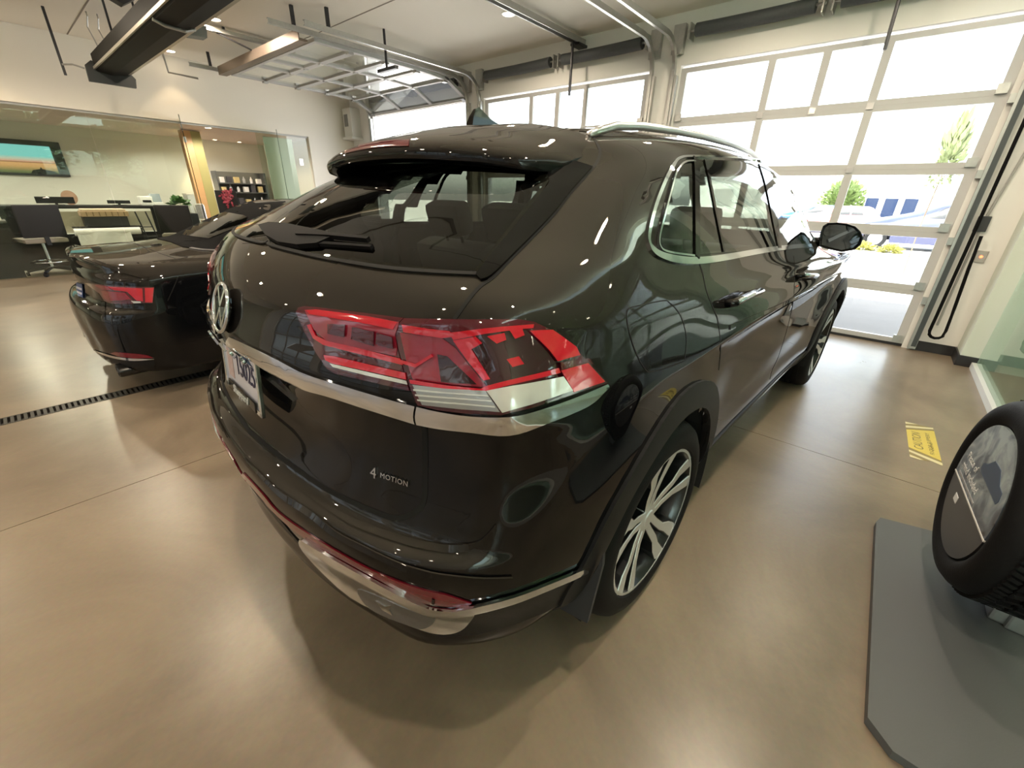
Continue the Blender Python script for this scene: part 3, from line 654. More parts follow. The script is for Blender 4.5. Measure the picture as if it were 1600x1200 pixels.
# --- chrome strip across the tailgate
CA = [(362,526.5),(386.6,537.5),(421,554),(451.6,569.5),(481.5,584),(545.6,604),(609.4,622.6),(650.5,633.2)]
CB = [(359,541.5),(386.6,556.5),(419,577),(451.6,594.5),(480,607.5),(513.8,617),(577.5,638),(650.5,661)]
S.band('chrome_strip', CA, CB, .007, CHROME, suv, mirror=True, bulge=.006, k=4, thick=.012)
S.band('chrome_strip', [(653.5,634),(689,641.7),(736.9,648.5),(795.8,649.5),(845.3,638),(900,619),(945.7,600)], [(653.5,661.8),(689,668.5),(736.9,673.5),(795.8,677.5),(848.4,661),(915.4,634),(943,610)], .007, CHROME, suv, mirror=True, bulge=.006, k=4, thick=.012)
# --- lower bumper
S.band('rear_reflector', [(381,738),(411,770),(437,800),(487,835),(575,886),(650,916),(695,927),(737,941)], [(379,742),(409,776),(436,806),(477,840),(525,867),(600,908),(662,940),(727,947)], .004, mat('reflector_red', (.17, .006, .016), .2, 0, .5), suv, mirror=True, label='dark red reflector strip in the bumper')
S.patch('lower_valance', smooth_poly([(382,744),(409,777),(436,807),(472,851),(550,930),(612,961),(662,982),(695,988),(720,982),(740,957),(800,937),(860,913),(912,893),(917,905),(903,925),(890,936),(800,976),(690,994.5),(600,953),(530,905),(468,850),(420,796)], 2), .003, TRIM, suv, thick=.01, step=11, mirror=True)
S.patch('chrome_diffuser', smooth_poly([(477,841),(525,869),(600,911),(662,942),(695,949.5),(730,945),(742,953),(735,966),(720,981),(695,987),(662,981),(612,960),(550,930),(495,880),(472,851)], 3), .008, CHROME, suv, thick=.015, step=9, mirror=True)
S.band('chrome_diffuser_lip', [(477,840),(525,868),(600,909),(662,940),(695,947),(725,945.5),(800,927),(860,905),(913,883)], [(474,849),(522,878),(597,920),(660,952),(695,958),(725,956),(800,937),(860,914),(913,892)], .012, CHROME, suv, mirror=True, bulge=.004, k=3)
S.patch('exhaust_recess', smooth_poly([(562,916),(590,925),(625,940),(655,952),(680,957),(678,969),(661,978),(637,971),(600,957),(574,940)], 3), .0095, mat('satin_recess', (.23, .23, .24), .35, .8), suv, thick=.004, step=7, mirror=True)
S.patch('exhaust_recess_fin', [(592,932),(606,940),(616,938),(613,945),(618,955),(602,946)], .013, CHROME, suv, thick=.006, step=5, mirror=True)
S.strip('parking_sensor', [(676,936),(680,937)], .022, .007, GLOSSBLACK, suv, n=2, mirror=True)
S.strip('bumper_crease', [(383,716),(400,733),(440,772),(487,803),(525,833),(575,859),(625,882),(675,896),(740,902),(800,901)], .016, .006, PAINT, suv, mirror=True, taper=.25)
S.strip('bumper_crease', [(467,762),(500,784),(550,814),(600,834),(650,849),(690,856),(725,855),(752,846),(774,820)], .016, .006, PAINT, suv, mirror=True, taper=.25)
# --- number plate, badge, lettering
PC, PN = S.rear(0, .875)
PM = frame((-.932, 0, .855+.083), (0, -1, 0), (.10, 0, 1))
PLATE = mat('plate_white', (.70, .68, .76), .35)
pl = MB().rbox(-.152, .152, -.076, .076, -.006, .0, .002, PM).build('number_plate', PLATE, suv, label='white number plate in a black and silver dealer frame')
fr = MB()
for a in ((-.165, .165, -.09, -.074), (-.165, .165, .074, .085), (-.165, -.151, -.09, .085), (.151, .165, -.09, .085)): fr.rbox(*a, -.005, .006, .002, PM)
fr.build('plate_frame', CHROME, pl, label='silver plate frame')
MB().rbox(-.125, .125, -.088, -.056, .003, .009, .003, PM).build('plate_banner', GLOSSBLACK, pl)
text_obj('plate_lettering', 'Sheppard', .037, .001, PM @ Matrix.Translation((0, -.071, .0105)), mat('ink_white', (.85, .85, .85), .4), pl, shear=.2)
text_obj('plate_lettering', '15025', .088, .0008, PM @ Matrix.Translation((.045, .012, .0015)) @ Matrix.Diagonal((.78, 1, 1, 1)), mat('ink_navy', (.02, .02, .08), .4), pl)
MB().box(-.128, -.075, -.045, .045, .0005, .0015, PM).build('plate_picture', mat('plate_pink', (.50, .25, .22), .5, noise=(60, (.75, .7, .72))), pl)
BC, BN = S.rear(0, 1.128)
BM = frame(BC+BN*.006, Vector((0, -1, 0)), BN.cross(Vector((0, -1, 0)))) @ Matrix.Translation((0, 0, .004))
q = MB(); R0 = .066
q.lathe([(R0+.0055*math.cos(t), .004+.0055*math.sin(t)) for t in [2*math.pi*i/8 for i in range(8)]], 40, BM, True)
bdg = q.build('maker_badge', CHROME, suv, smooth=True, label='round chrome badge with V over W')
MB().lathe([(0, -.004), (R0, -.004), (R0, .001), (0, .001)], 32, BM).build('badge_disc', GLOSSBLACK, bdg)
q = MB()
def stroke(a, b, wd):
    a, b = Vector(a), Vector(b); d = (b-a).normalized(); n = Vector((-d.y, d.x))*wd/2
    q.prism([tuple(a-n), tuple(b-n), tuple(b+n), tuple(a+n)], 0, .007, BM)
for pts in ([(-.030,.056), (0, .006), (.030, .056)], [(-.058,.024), (-.028,-.05), (0, .000), (.028,-.05), (.058, .024)]):
    for a, b in zip(pts, pts[1:]): stroke(a, b, .010)
q.build('badge_letters', CHROME, bdg)
for k, ch in enumerate('ATLAS'):
    y = .15-.075*k; p, n = S.rear(y, 1.026)
    text_obj('model_letter', ch, .036, .003, frame(p+n*.016, Vector((0, -1, 0))-n*n.dot(Vector((0, -1, 0))), n.cross(Vector((0, -1, 0)))), CHROME, suv)
for ch, x, y, s_ in (('4', 585.5, 738.5, .038), ('MOTION', 617.5, 748.5, .0178)):
    p, n = S.pix(x, y); t = S.pix(x+12, y+(4 if ch != '4' else 4))[0]-p; t = (t-n*n.dot(t)).normalized()
    text_obj('drive_lettering', ch, s_, .002, frame(p+n*.003, t, n.cross(t)), CHROME, suv, space=1.12)
# --- wiper
S.patch('wiper_cover', [(408,358),(425,354),(450,356),(487,364),(519,371),(523,378),(500,388),(470,390),(440,385),(420,374)], .016, RUBBER, suv, thick=.016, step=8)
S.strip('wiper_arm', [(470,374),(510,376),(550,380),(580,383)], .011, .020, RUBBER, suv, thick=.012)
S.strip('wiper_blade', [(440,381),(480,384),(530,387),(583,391)], .010, .012, RUBBER, suv, thick=.012)
# --- roof spoiler
sp_rows = []
for y, fx, fz, mx, mz, tx, tz, bx, bz, ux, uz in [
    (0, -.12, 1.652, -.27, 1.622, -.418, 1.553, -.414, 1.532, -.30, 1.527), (.2, -.11, 1.647, -.26, 1.618, -.412, 1.549, -.408, 1.528, -.29, 1.525),
    (.38, -.09, 1.638, -.235, 1.604, -.39, 1.538, -.386, 1.517, -.26, 1.52), (.50, -.06, 1.616, -.20, 1.585, -.355, 1.524, -.35, 1.504, -.21, 1.515),
    (.565, -.03, 1.594, -.16, 1.566, -.305, 1.513, -.30, 1.496, -.16, 1.508), (.605, 0, 1.575, -.10, 1.548, -.215, 1.508, -.21, 1.494, -.12, 1.506)]:
    sp_rows.append([(fx, y, fz), (mx, y, mz), (tx, y, tz), (bx, y, bz), (ux, y, uz)])
sp = np.array(sp_rows); spf = np.concatenate([sp[:0:-1]*np.array([1, 1, 1]), sp*np.array([1, -1, 1])])
g = cr_interp(spf, 6)
g2 = cr_interp(g.transpose(1, 0, 2), [6, 8, 2, 4])
nr_, nc_ = g2.shape[:2]
bm = bmesh.new(); vs = [bm.verts.new(p) for p in g2.reshape(-1, 3)]
for i in range(nr_-1):
    for j in range(nc_-1): bm.faces.new([vs[i*nc_+j], vs[(i+1)*nc_+j], vs[(i+1)*nc_+j+1], vs[i*nc_+j+1]])
for j in (0, nc_-1): bm.faces.new([vs[i*nc_+j] for i in range(nr_)])
bmesh.ops.recalc_face_normals(bm, faces=bm.faces); me = bpy.data.meshes.new('roof_spoiler'); bm.to_mesh(me); bm.free()
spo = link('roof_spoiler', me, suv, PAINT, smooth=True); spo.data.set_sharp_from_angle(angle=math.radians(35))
sbv = BVHTree.FromPolygons([Vector(p) for p in g2.reshape(-1, 3)], [(i*nc_+j, (i+1)*nc_+j, (i+1)*nc_+j+1, i*nc_+j+1) for i in range(nr_-1) for j in range(nc_-1)])
def spix(px, py):
    h = sbv.ray_cast(S.eye, S.ray(px, py)); d = S.ray(px, py)
    if h[0] is None: return None, None
    return h[0], (h[1] if h[1].dot(d) < 0 else -h[1])
S.spix = spix
S.band('brake_light', [(538,232),(555,228),(580,223.5),(610,220.5),(640,219)], [(540,240.5),(556,236.5),(582,232),(610,229.5),(639,228.5)], .003, mat('brake_red', (.09, .008, .012), .15, 0, .6), spo, 'spix', label='red high brake light')
# --- roof rails, aerial
rl = MB().tube([(-.04,-.55,1.602),(.02,-.552,1.622),(.09,-.553,1.640),(.25,-.553,1.657),(.52,-.552,1.672),(.79,-.55,1.681),(1.15,-.547,1.684),(1.44,-.54,1.677),(1.62,-.53,1.662),(1.72,-.525,1.642)], .0125, 10)
me = rl.mesh('roof_rail'); o = link('roof_rail', me, suv, SATIN, 'silver roof rail', True)
rl2 = MB(); rl2.v = [(x, -y, z) for x, y, z in rl.v]; rl2.f = rl.f; rl2.build('roof_rail', SATIN, suv, 'silver roof rail', True)
fin = MB(); F = [(-.03,1.655),(-.012,1.70),(.005,1.725),(.022,1.732),(.04,1.722),(.075,1.70),(.13,1.684),(.17,1.668),(.15,1.655)]
k = len(F)
fin.add([(x, -.004-.02*max(0, (1.735-z))/.08, z) for x, z in F]+[(x, .004+.02*max(0, (1.735-z))/.08, z) for x, z in F], [tuple(range(k)), tuple(range(2*k-1, k-1, -1))]+[(i, (i+1) % k, k+(i+1) % k, k+i) for i in range(k)])
fin.build('shark_fin_aerial', GLOSSBLACK, suv)
# --- chrome round the side windows
OUT = [(1267,384),(1241,385.5),(1194,391.5),(1127,403.5),(1094,407.5),(1070,407.5),(1044,403.5),(1023,394.5),(1013,380),(1013,361),(1022.5,323),(1037,285),(1051,259),(1062,248),(1084,245.5),(1122,246.5),(1160,248.5),(1184,251),(1198.5,257.5),(1220,266),(1239,284),(1255.5,312.5),(1267,350.5),(1272,377)]
S.strip('window_chrome', OUT, [.022]*8+[.020]*2+[.012]*6+[.009]*8, .006, CHROME, suv, thick=.008, mirror=True, n=4)
S.strip('window_chrome', [(1084,253.5),(1068,255.5),(1056,268),(1048.5,290),(1036,337),(1027.5,370),(1029,387),(1042,395),(1082,400.5)], .006, .008, CHROME, suv, thick=.006, mirror=True)
S.strip('window_pillar', [(1086,250),(1086.5,320),(1086.5,402)], .03, .008, GLOSSBLACK, suv, thick=.006, mirror=True, n=6)
S.strip('window_pillar', [(1101,253),(1114,320),(1129,394)], .018, .007, GLOSSBLACK, suv, thick=.006, mirror=True, n=6)
S.band('window_pillar', [(1184,257),(1195,295),(1206,350),(1214,388)], [(1200,265),(1207,300),(1214,350),(1219,388)], .007, GLOSSBLACK, suv, thick=.006, mirror=True)
S.strip('sill_chrome', [(1118,687),(1160,648),(1200,612),(1247,559)], .014, .006, SATIN, suv, mirror=True)
for pts, nm in (([(1134,475),(1145,470),(1158,464.5),(1174,459)], 'door_handle'), ([(1243,434),(1250,434.5),(1257,434),(1264,433.5)], 'door_handle')):
    P = []
    for a, b in pts:
        h, n = S.pix(a, b); P.append(h+n*.03)
    h0, n0 = S.pix(*pts[0]); h1, n1 = S.pix(*pts[-1])
    Q = [h0+n0*.0, h0+n0*.022]+P+[h1+n1*.022, h1]
    for sg in (1, -1):
        dh = MB().tube([(p.x, p.y*sg, p.z) for p in Q], .014, 8).build(nm, PAINT, suv, smooth=True)
        MB().tube([(p.x, (p.y-.008)*sg, p.z+.004) for p in P], .009, 8).build('chrome_inlay', CHROME, dh, smooth=True)
# --- mirror
mx = 2.2
mo = [(1279,385),(1281,366),(1286,353),(1293,348.5),(1308,348),(1322,349.5),(1336,354),(1344,362),(1348.5,372),(1344,383),(1335,390.5),(1315,394),(1292,389)]
MP = []
for a, b in mo:
    d = S.ray(a, b); MP.append(S.eye+d*((mx-S.eye.x)/d.x))
cen = sum(MP, Vector())/len(MP)
mir = MB(); k = len(MP)
rings = [[cen+(p-cen)*.93+Vector((.008, 0, 0)) for p in MP], [p.copy() for p in MP], [cen+(p-cen)*1.0+Vector((.03, 0, 0)) for p in MP], [cen+(p-cen)*.93+Vector((.09, 0, 0)) for p in MP], [cen+(p-cen)*.7+Vector((.15, .01, 0)) for p in MP], [cen+(p-cen)*.3+Vector((.18, .015, 0)) for p in MP]]
def mesh_rings(rings, sg=1):
    b = MB(); k = len(rings[0]); b.add([(p.x, p.y*sg, p.z) for r in rings for p in r], [(i*k+j, i*k+(j+1) % k, (i+1)*k+(j+1) % k, (i+1)*k+j) for i in range(len(rings)-1) for j in range(k)]+[tuple(range(k)), tuple((len(rings)-1)*k+j for j in range(k))]); return b
MIRR = mat('mirror_glass', (.35, .42, .46), .02, 1.0)
for sg in (1, -1):
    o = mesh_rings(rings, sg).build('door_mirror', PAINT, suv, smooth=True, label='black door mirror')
    mesh_rings([[cen+(p-cen)*.86+Vector((.0, 0, 0)) for p in MP], [cen+(p-cen)*.86+Vector((.012, 0, 0)) for p in MP]], sg).build('mirror_glass', MIRR, o)
    MB().tube([(mx+.06, -.76*sg, 1.205), (mx+.07, (cen.y+.1)*sg, 1.215), (mx+.06, cen.y*sg, 1.24)], .03, 8).build('mirror_arm', GLOSSBLACK, o, smooth=True)
# --- arches, sills, mud flaps
def arch_pts(cx, r, a0, a1, n, ex=0.):
    return [(cx+(r+ex*max(0, math.cos(math.radians(a))))*math.cos(math.radians(a)), .383+r*math.sin(math.radians(a))) for a in [a0+(a1-a0)*i/n for i in range(n+1)]]
for cx, nm in ((0, 'rear'), (2.98, 'front')):
    S.band('wheel_arch_cladding', arch_pts(cx, .535, -10, 190, 28), arch_pts(cx, .442, -6, 186, 28), .010, TRIM, suv, 'side', thick=.03, mirror=True, n=1, k=4, bulge=.006)
    n = 24; a = [math.radians(-12+204*i/n) for i in range(n+1)]
    for sg in (1, -1):
        li = MB(); N1 = n+1
        li.add([(cx+.455*math.cos(t), sg*y, .383+.455*math.sin(t)) for y in (.955, .60) for t in a], [(i, i+1, N1+1+i, N1+i) for i in range(n)]+[tuple(range(N1, 2*N1))])
        li.build('arch_liner', mat('liner_black', (.006, .006, .006), .9), suv)
S.band('sill_cladding', [(.50,.44),(1.0,.435),(1.8,.435),(2.46,.44)], [(.46,.315),(1.0,.318),(1.8,.318),(2.5,.315)], .008, TRIM, suv, 'side', thick=.02, mirror=True)
fl = [(942,866),(941,884),(917,974),(873,950),(893,938),(918,912),(934,886)]
FP = []
for a, b in fl:
    d = S.ray(a, b); FP.append(S.eye+d*((-.455-S.eye.x)/d.x))
for sg in (1, -1):
    k = len(FP); MB().add([(p.x, p.y*sg, p.z) for p in FP]+[(p.x+.012, p.y*sg, p.z) for p in FP], [tuple(range(k)), tuple(range(2*k-1, k-1, -1))]+[(i, (i+1) % k, k+(i+1) % k, k+i) for i in range(k)]).build('mud_flap', mat('flap_grey', (.03, .033, .04), .5), suv)
MB().prism([(-.80,-.5),(-.62,-.72),(-.45,-.80),(3.6,-.75),(3.6,.75),(-.45,.80),(-.62,.72),(-.80,.5)], .30, .34).build('underbody', mat('liner_black', (0, 0, 0)), suv)
# --- wheels
TYRE = mat('tyre_rubber', (.0045, .0045, .005), .7, spec=.25, bump=(160, .2))
RIMDARK = mat('rim_dark', (.02, .021, .023), .3, .6, .5)
RIMFACE = mat('rim_machined', (.78, .79, .80), .38, .75)
DISC = mat('brake_disc_steel', (.25, .25, .25), .35, 1.0)
def make_wheel(parent):
    q = MB().lathe([(.281,.0),(.283,-.004),(.279,-.012),(.272,-.016),(.262,-.035),(.255,-.12),(.25,-.235),(.283,-.25),(.283,-.256),(.24,-.24),(.245,-.12),(.252,-.04),(.266,-.008),(.272,.0)], 56, None, True)
    wh = q.build('wheel', RIMDARK, parent, smooth=True, angle=40, label='wheel with dark pockets and bright double spokes')
    t = [(.281,-.004),(.287,.006),(.300,.010),(.318,.0095),(.345,.004),(.364,-.008),(.375,-.028),(.380,-.05)]
    tread = []
    for a, b, r in ((-.05,-.086,.3825),(-.096,-.128,.383),(-.138,-.168,.383),(-.178,-.21,.3825)): tread += [(r, a), (r, b), (r-.009, b-.002), (r-.009, b-.008)]
    t += tread[:-2]+[(.380,-.212),(.375,-.232),(.36,-.252),(.318,-.266),(.29,-.262),(.283,-.25)]
    MB().lathe(t, 72).build('tyre', TYRE, wh, smooth=True, angle=35)
    MB().lathe([(.2715,.0005),(.2815,.0005),(.2815,-.002),(.2715,-.002)], 56, None, True).build('rim_edge', RIMFACE, wh)
    z0, z1 = -.036, -.006
    for k in range(5):
        A = Matrix.Rotation(2*math.pi*k/5+.35, 4, 'Z')
        for sg in (1, -1):
            # centre line (radius, offset, half width, height of the face)
            L = [(.045, .017, .013, z0+.003), (.10, .021, .0135, z0+.006), (.165, .028, .015, z0+.016), (.212, .047, .021, z1-.008), (.271, .058, .028, z1+.004)]
            def stp(up, wk, dn):
                vs = []
                for r, o_, wd, h in L:
                    vs += [A @ Vector((r, sg*o_-wd*wk, h+up)), A @ Vector((r, sg*o_+wd*wk, h+up)), A @ Vector((r, sg*o_+wd*wk*1.15, h+dn)), A @ Vector((r, sg*o_-wd*wk*1.15, h+dn))]
                fs = [(0, 1, 2, 3), (16, 19, 18, 17)]
                for i in range(4):
                    for j in range(4): fs.append((4*i+j, 4*i+(j+1) % 4, 4*i+4+(j+1) % 4, 4*i+4+j))
                return MB().add(vs, fs)
            s1 = stp(0, 1.25, -.05).build('spoke', RIMDARK, wh)
            stp(.0025, .95, .0).build('spoke_face', RIMFACE, wh)
    MB().lathe([(0,-.024),(.030,-.024),(.034,-.028),(.052,-.03),(.062,-.038),(.062,-.10),(0,-.10)], 30).build('wheel_hub', RIMFACE, wh, smooth=True, angle=30)
    MB().lathe([(.05,-.13),(.172,-.13),(.172,-.155),(.05,-.155)], 40, None, True).build('brake_disc', DISC, wh, smooth=True, angle=30)
    MB().lathe([(0,-.17),(.25,-.17)], 32).build('wheel_backing', mat('liner_black', (0, 0, 0)), wh)
    MB().box(.09, .19, -.09, .09, -.165, -.11).build('brake_caliper', RIMDARK, wh)
    return wh
w0 = make_wheel(suv)
for k, (x, sg) in enumerate(((0, -1), (2.98, -1), (0, 1), (2.98, 1))):
    wq = w0 if k == 0 else copy_tree(w0, suv)
    wq.matrix_local = Matrix.Translation((x, sg*.955, .383)) @ Matrix.Rotation(math.pi/2 if sg < 0 else -math.pi/2, 4, 'X') @ Matrix.Rotation(.6*k, 4, 'Z')
# --- cabin
SEAT = mat('seat_leather', (.012, .012, .013), .55)
for x, y, wd in ((.42, .42, .30), (.42, -.42, .30), (.42, 0, .22), (1.42, .42, .27), (1.42, -.42, .27)):
    q = MB(); M = Matrix.Translation((x, y, .62)) @ Matrix.Rotation(-.3, 4, 'Y')
    q.rbox(-.07, .07, -wd, wd, 0, .62, .05, M)
    q.rbox(.0, .55, -wd, wd, -.12, .06, .05, Matrix.Translation((x, y, .6)))
    st = q.build('seat', SEAT, suv, smooth=True, angle=50)
    q = MB(); q.rbox(-.05, .05, -.13, .13, .66, .82, .035, M)
    for a in (-.06, .06): q.tube([M @ Vector((0, a, .6)), M @ Vector((0, a, .7))], .008, 6)
    q.build('headrest', SEAT, st, smooth=True, angle=50)
MB().rbox(2.0, 2.5, -.72, .72, .8, 1.14, .08).build('dashboard', SEAT, suv, smooth=True, angle=50)
M = frame((1.86, .40, 1.03), (0, 1, 0), (.42, 0, .9))
MB().lathe([(.175+.014*math.cos(t), .014*math.sin(t)) for t in [2*math.pi*i/8 for i in range(8)]], 32, M, True).box(-.17, .17, -.02, .02, -.01, .01, M).build('steering_wheel', SEAT, suv, smooth=True, angle=50)
# ------------------------------------------------------------------ recessed ceiling lights
LAMP = mat('lamp_face', (1, .9, .75), .5, emit=(1, .80, .55), es=14)
WHITEP = mat('white_plastic', (.75, .74, .70), .4)
def downlight(x, y, z, power, label, r=.075, spot=math.radians(125), col=(1, .84, .64), group=None):
    t = empty('ceiling_light', (x, y, z), 0, label, 'ceiling light', group)
    MB().lathe([(r, -.001), (r+.022, -.001), (r+.022, -.006), (r, -.006)], 24, None, True).build('trim_ring', WHITEP, t)
    MB().lathe([(0, -.002), (r-.001, -.002)], 24).build('diffuser', LAMP, t)
    la = bpy.data.lights.new('lamp', 'SPOT'); la.energy = power; la.spot_size = spot; la.spot_blend = .35; la.shadow_soft_size = .05; la.color = col
    lo = bpy.data.objects.new('lamp', la); COL.objects.link(lo); lo.parent = t; lo.location = (0, 0, -.03)
    return t
LP = LAMPPOWER = 92
for x, y, lab in ((3.74, 3.17, 'round recessed ceiling light above the middle door opener rail'), (1.49, 6.53, 'round recessed ceiling light beside the dark exhaust rail'),
                  (1.51, 8.85, 'round recessed ceiling light close to the left wall')): downlight(x, y, ZC, (LP if x < 3 else LP*.5) if y < 8 else 14, lab, spot=math.radians(168 if y < 8 else 80), col=(1, .84, .64) if y < 8 else (1, .74, .44))
for x in (-5.2, -3.0, -.75, 1.49, 3.74):
    for y in (-1.4, .4, 3.17, 6.53, 8.6):
        if (x, y) in ((3.74, 3.17), (1.49, 6.53), (1.49, 8.6)): continue
        if x == 3.74 and y > 5: continue
        downlight(x, y, ZC, LP*(.42 if x > 3 else .15 if x < -2 and y < 2 else .5 if x < -2 else 1.0) if y < 8 else 14, 'round recessed ceiling light, %s row from the doors, %s from the left wall' % ({3.74: 'first', 1.49: 'second', -.75: 'third', -3.0: 'fourth', -5.2: 'fifth'}[x], {8.6: 'first', 6.53: 'second', 3.17: 'third', .4: 'fourth', -1.4: 'fifth'}[y]), group='recessed ceiling lights of the hall', spot=math.radians(168 if y < 8 else 80), col=(1, .84, .64) if y < 8 else (1, .74, .44))
for x, y, lab in ((2.35, 10.6, 'front recessed light in the lower showroom ceiling'), (2.2, 11.9, 'second recessed light in the lower showroom ceiling'), (-1.5, 11.2, 'recessed showroom light above the desk'), (-4, 11.2, 'recessed showroom light at far left'), (-.75, 9.62, 'added recessed fill light over the left drafting chair'), (1.0, 9.62, 'added recessed fill light over the right drafting chair')):  # two lights over the chairs are added to brighten the floor there
    downlight(x, y, 2.62, 100, lab, .06, math.radians(165), (1, .90, .76))
for x, lab in ((3.25, 'left wall washing light above the back shelf'), (3.85, 'right wall washing light above the back shelf'), (2.6, 'wall washing light by the wooden pillar')):
    downlight(x, 13.25, 2.62, 90, lab, .05, math.radians(50), (1, .74, .42))
# ------------------------------------------------------------------ exhaust rail hanging from the ceiling
t = empty('exhaust_rail', (.425, 7.75, 2.87), 0, 'long dark exhaust rail with an end plate hanging below the ceiling', 'rail')
RLD = mat('rail_dark', (.009, .009, .008), .6, spec=.15)
MB().prism([(-.155,.0),(-.165,.03),(-.165,.20),(-.145,.20),(-.145,.06),(-.09,.075),(0,.03),(.09,.075),(.145,.06),(.145,.20),(.165,.20),(.165,.03),(.155,.0),(.07,-.01),(.0,-.02),(-.07,-.01)], 0, 5.6, Matrix(((1,0,0,0),(0,0,-1,0),(0,1,0,0),(0,0,0,1)))).build('channel', RLD, t)
for x0, x1, nm in ((-.185, -.166, 'edge_flange'), (.166, .215, 'edge_flange')): MB().box(x0, x1, -5.6, -.02, .02, .05).build(nm, mat('rail_flange', (.50, .47, .40), .35, .7), t)
MB().prism([(-.27,-.13),(.24,-.13),(.26,-.02),(.20,.06),(-.19,.12),(-.26,.06)], -.03, .03, Matrix(((1,0,0,0),(0,0,1,0),(0,1,0,0),(0,0,0,1)))).build('end_plate', mat('plate_black', (.02, .022, .022), .5), t)
for y in (-3.2,): MB().tube([(-.17, y, .0), (-.08, y, -.03), (.08, y, -.035), (.17, y, .0)], .016, 8).build('clamp_band', GALV, t)
for y in (-1.4, -3.4):
    for x in (-.14, .14): MB().box(x-.01, x+.01, y-.01, y+.01, .2, ZC-2.87-.002).build('hanger_rod', DARKSTEEL, t)
for x in (-.06, .05): MB().tube([(x, -.1, .2), (x-.02, -.06, .35), (x-.05, -.03, .5), (x-.02, -.05, .62), (x-.03, -.1, ZC-2.87-.004)], .008, 6).build('cable', GALV, t)
t = empty('rail_hanger', (-.05, 7.9, 2.79), 0, 'thin dark ceiling rod with a short arm beside the exhaust rail end', 'hanger')
MB().box(-.014, .014, -.014, .014, 0, ZC-2.79-.002).build('rod', DARKSTEEL, t)
MB().tube([(.0, -.014, .12), (.10, -.08, .13), (.20, -.135, .10)], .012, 6).build('arm', GALV, t)
t = empty('trolley_box', (.24, 5.3, 3.22), 0, 'dark trolley with a pointed bracket hanging on the ceiling beside the rail', 'trolley')
MB().prism([(-.16,-.06),(-.02,-.12),(.10,-.04),(.10,.06),(-.16,.06)], -.06, .06, Matrix(((1,0,0,0),(0,0,1,0),(0,1,0,0),(0,0,0,1)))).build('bracket', DARKSTEEL, t)
for x in (-.03, .05): MB().box(x, x+.025, -.015, .015, .06, ZC-3.22-.002).build('rod', GALV, t)
t = empty('loudspeaker', (1.05, 6.0, 3.2), 0, 'small dark wedge loudspeaker under the ceiling beside the rail', 'speaker')
MB().prism([(-.14,-.07),(.10,-.05),(.12,.07),(-.10,.08)], -.08, .08, Matrix(((1,0,0,0),(0,0,1,0),(0,1,0,0),(0,0,0,1)))).build('cabinet', mat('speaker_grey', (.16, .17, .16), .6), t)
MB().box(-.015, .015, -.015, .015, .07, ZC-3.2-.002).build('bracket', DARKSTEEL, t)
t = MB().tube([(1.33, 8.6, ZC-.002), (1.35, 8.6, 3.17), (1.75, 8.55, 3.15)], .016, 8).build('track_hanger', GALV); tag(t, 'bent galvanised strap holding the left end of the door track', 'hanger')
# white box on the corner wall
t = empty('wall_box', (4.84, 8.98, 2.55), 0, 'white box with a grey panel on the wall by the far left corner', 'wall box')
MB().rbox(-.12, .124, -.18, .16, .05, .62, .01).build('housing', WHITEP, t); MB().box(-.126, -.1205, -.05, .10, .26, .50).build('panel', mat('panel_grey', (.22, .22, .21), .6), t)
MB().rbox(-.16, .124, -.22, .20, 0, .05, .008).build('shelf', WHITEP, t)
# things on the wall right of the door
t = tag(MB().rbox(XW-.045, XW-.001, -1.965, -1.875, 1.235, 1.375, .006).build('control_box', mat('control_black', (.03, .032, .035), .5)), 'black control box on the wall right of the doors', 'control box')
t = empty('wall_switch', (XW, -2.015, .955), 0, 'grey wall switch plate with a glowing red button', 'switch')
MB().rbox(-.016, -.001, -.04, .04, 0, .11, .004).build('plate', mat('plate_grey', (.42, .38, .34), .4, .6), t)
MB().lathe([(0, .007), (.011, .005), (.013, 0), (0, 0)], 14, Matrix.Translation((-.017, 0, .055)) @ Matrix.Rotation(-math.pi/2, 4, 'Y')).build('button', mat('button_red', (.9, .1, .05), .4, emit=(1, .16, .06), es=3), t)
t = tag(MB().tube([(XW-.02, -1.99, ZC-.01), (XW-.02, -1.985, 1.9), (XW-.02, -1.93, 1.38)], .012, 8).build('conduit', mat('conduit_grey', (.40, .40, .38), .5)), 'thin grey conduit running down the wall to the black control box', 'conduit')
t = tag(MB().tube([(XW-.02, -1.925, 1.232), (XW-.02, -1.925, .75), (XW-.02, -1.93, .30)], .010, 8).build('conduit', MATS['conduit_grey']), 'thin grey conduit below the black control box', 'conduit')
hp = [(XW-.09, -1.885, 2.6), (XW-.09, -1.885, 1.6), (XW-.10, -1.885, .8), (XW-.11, -1.885, .4), (XW-.11, -1.884, .25)]+[(XW-.11, -1.945+.06*math.cos(a), .24-.06*math.sin(a)) for a in [math.pi*i/6 for i in range(1, 6)]]+[(XW-.10, -2.003, .27), (XW-.09, -1.99, .5), (XW-.09, -1.96, .9), (XW-.09, -1.945, 1.20)]
t = tag(MB().tube(hp, .014, 8).build('hanging_cable', RUBBER, smooth=True), 'black looped cable hanging beside the right door track', 'cable')
# ------------------------------------------------------------------ drain
t = empty('floor_drain', (0, 2.77, -.03), 0, 'dark slotted drain running across the concrete floor', 'drain')
GR = mat('grate_iron', (.075, .068, .06), .5, .4, noise=(50, (.04, .036, .03)))
MB().box(-4.5, 4.95, -.068, -.056, .0, .0305).build('side_rail', GR, t); MB().box(-4.5, 4.95, .056, .068, .0, .0305).build('side_rail', GR, t)
gm = MB().box(-.0085, .0085, -.056, .056, .008, .030).mesh('grate_bar')
gm.materials.append(GR)
for i in range(290):
    o = bpy.data.objects.new('grate_bar', gm); COL.objects.link(o); o.parent = t; o.location = (-4.0+i*.0305, 0, 0)
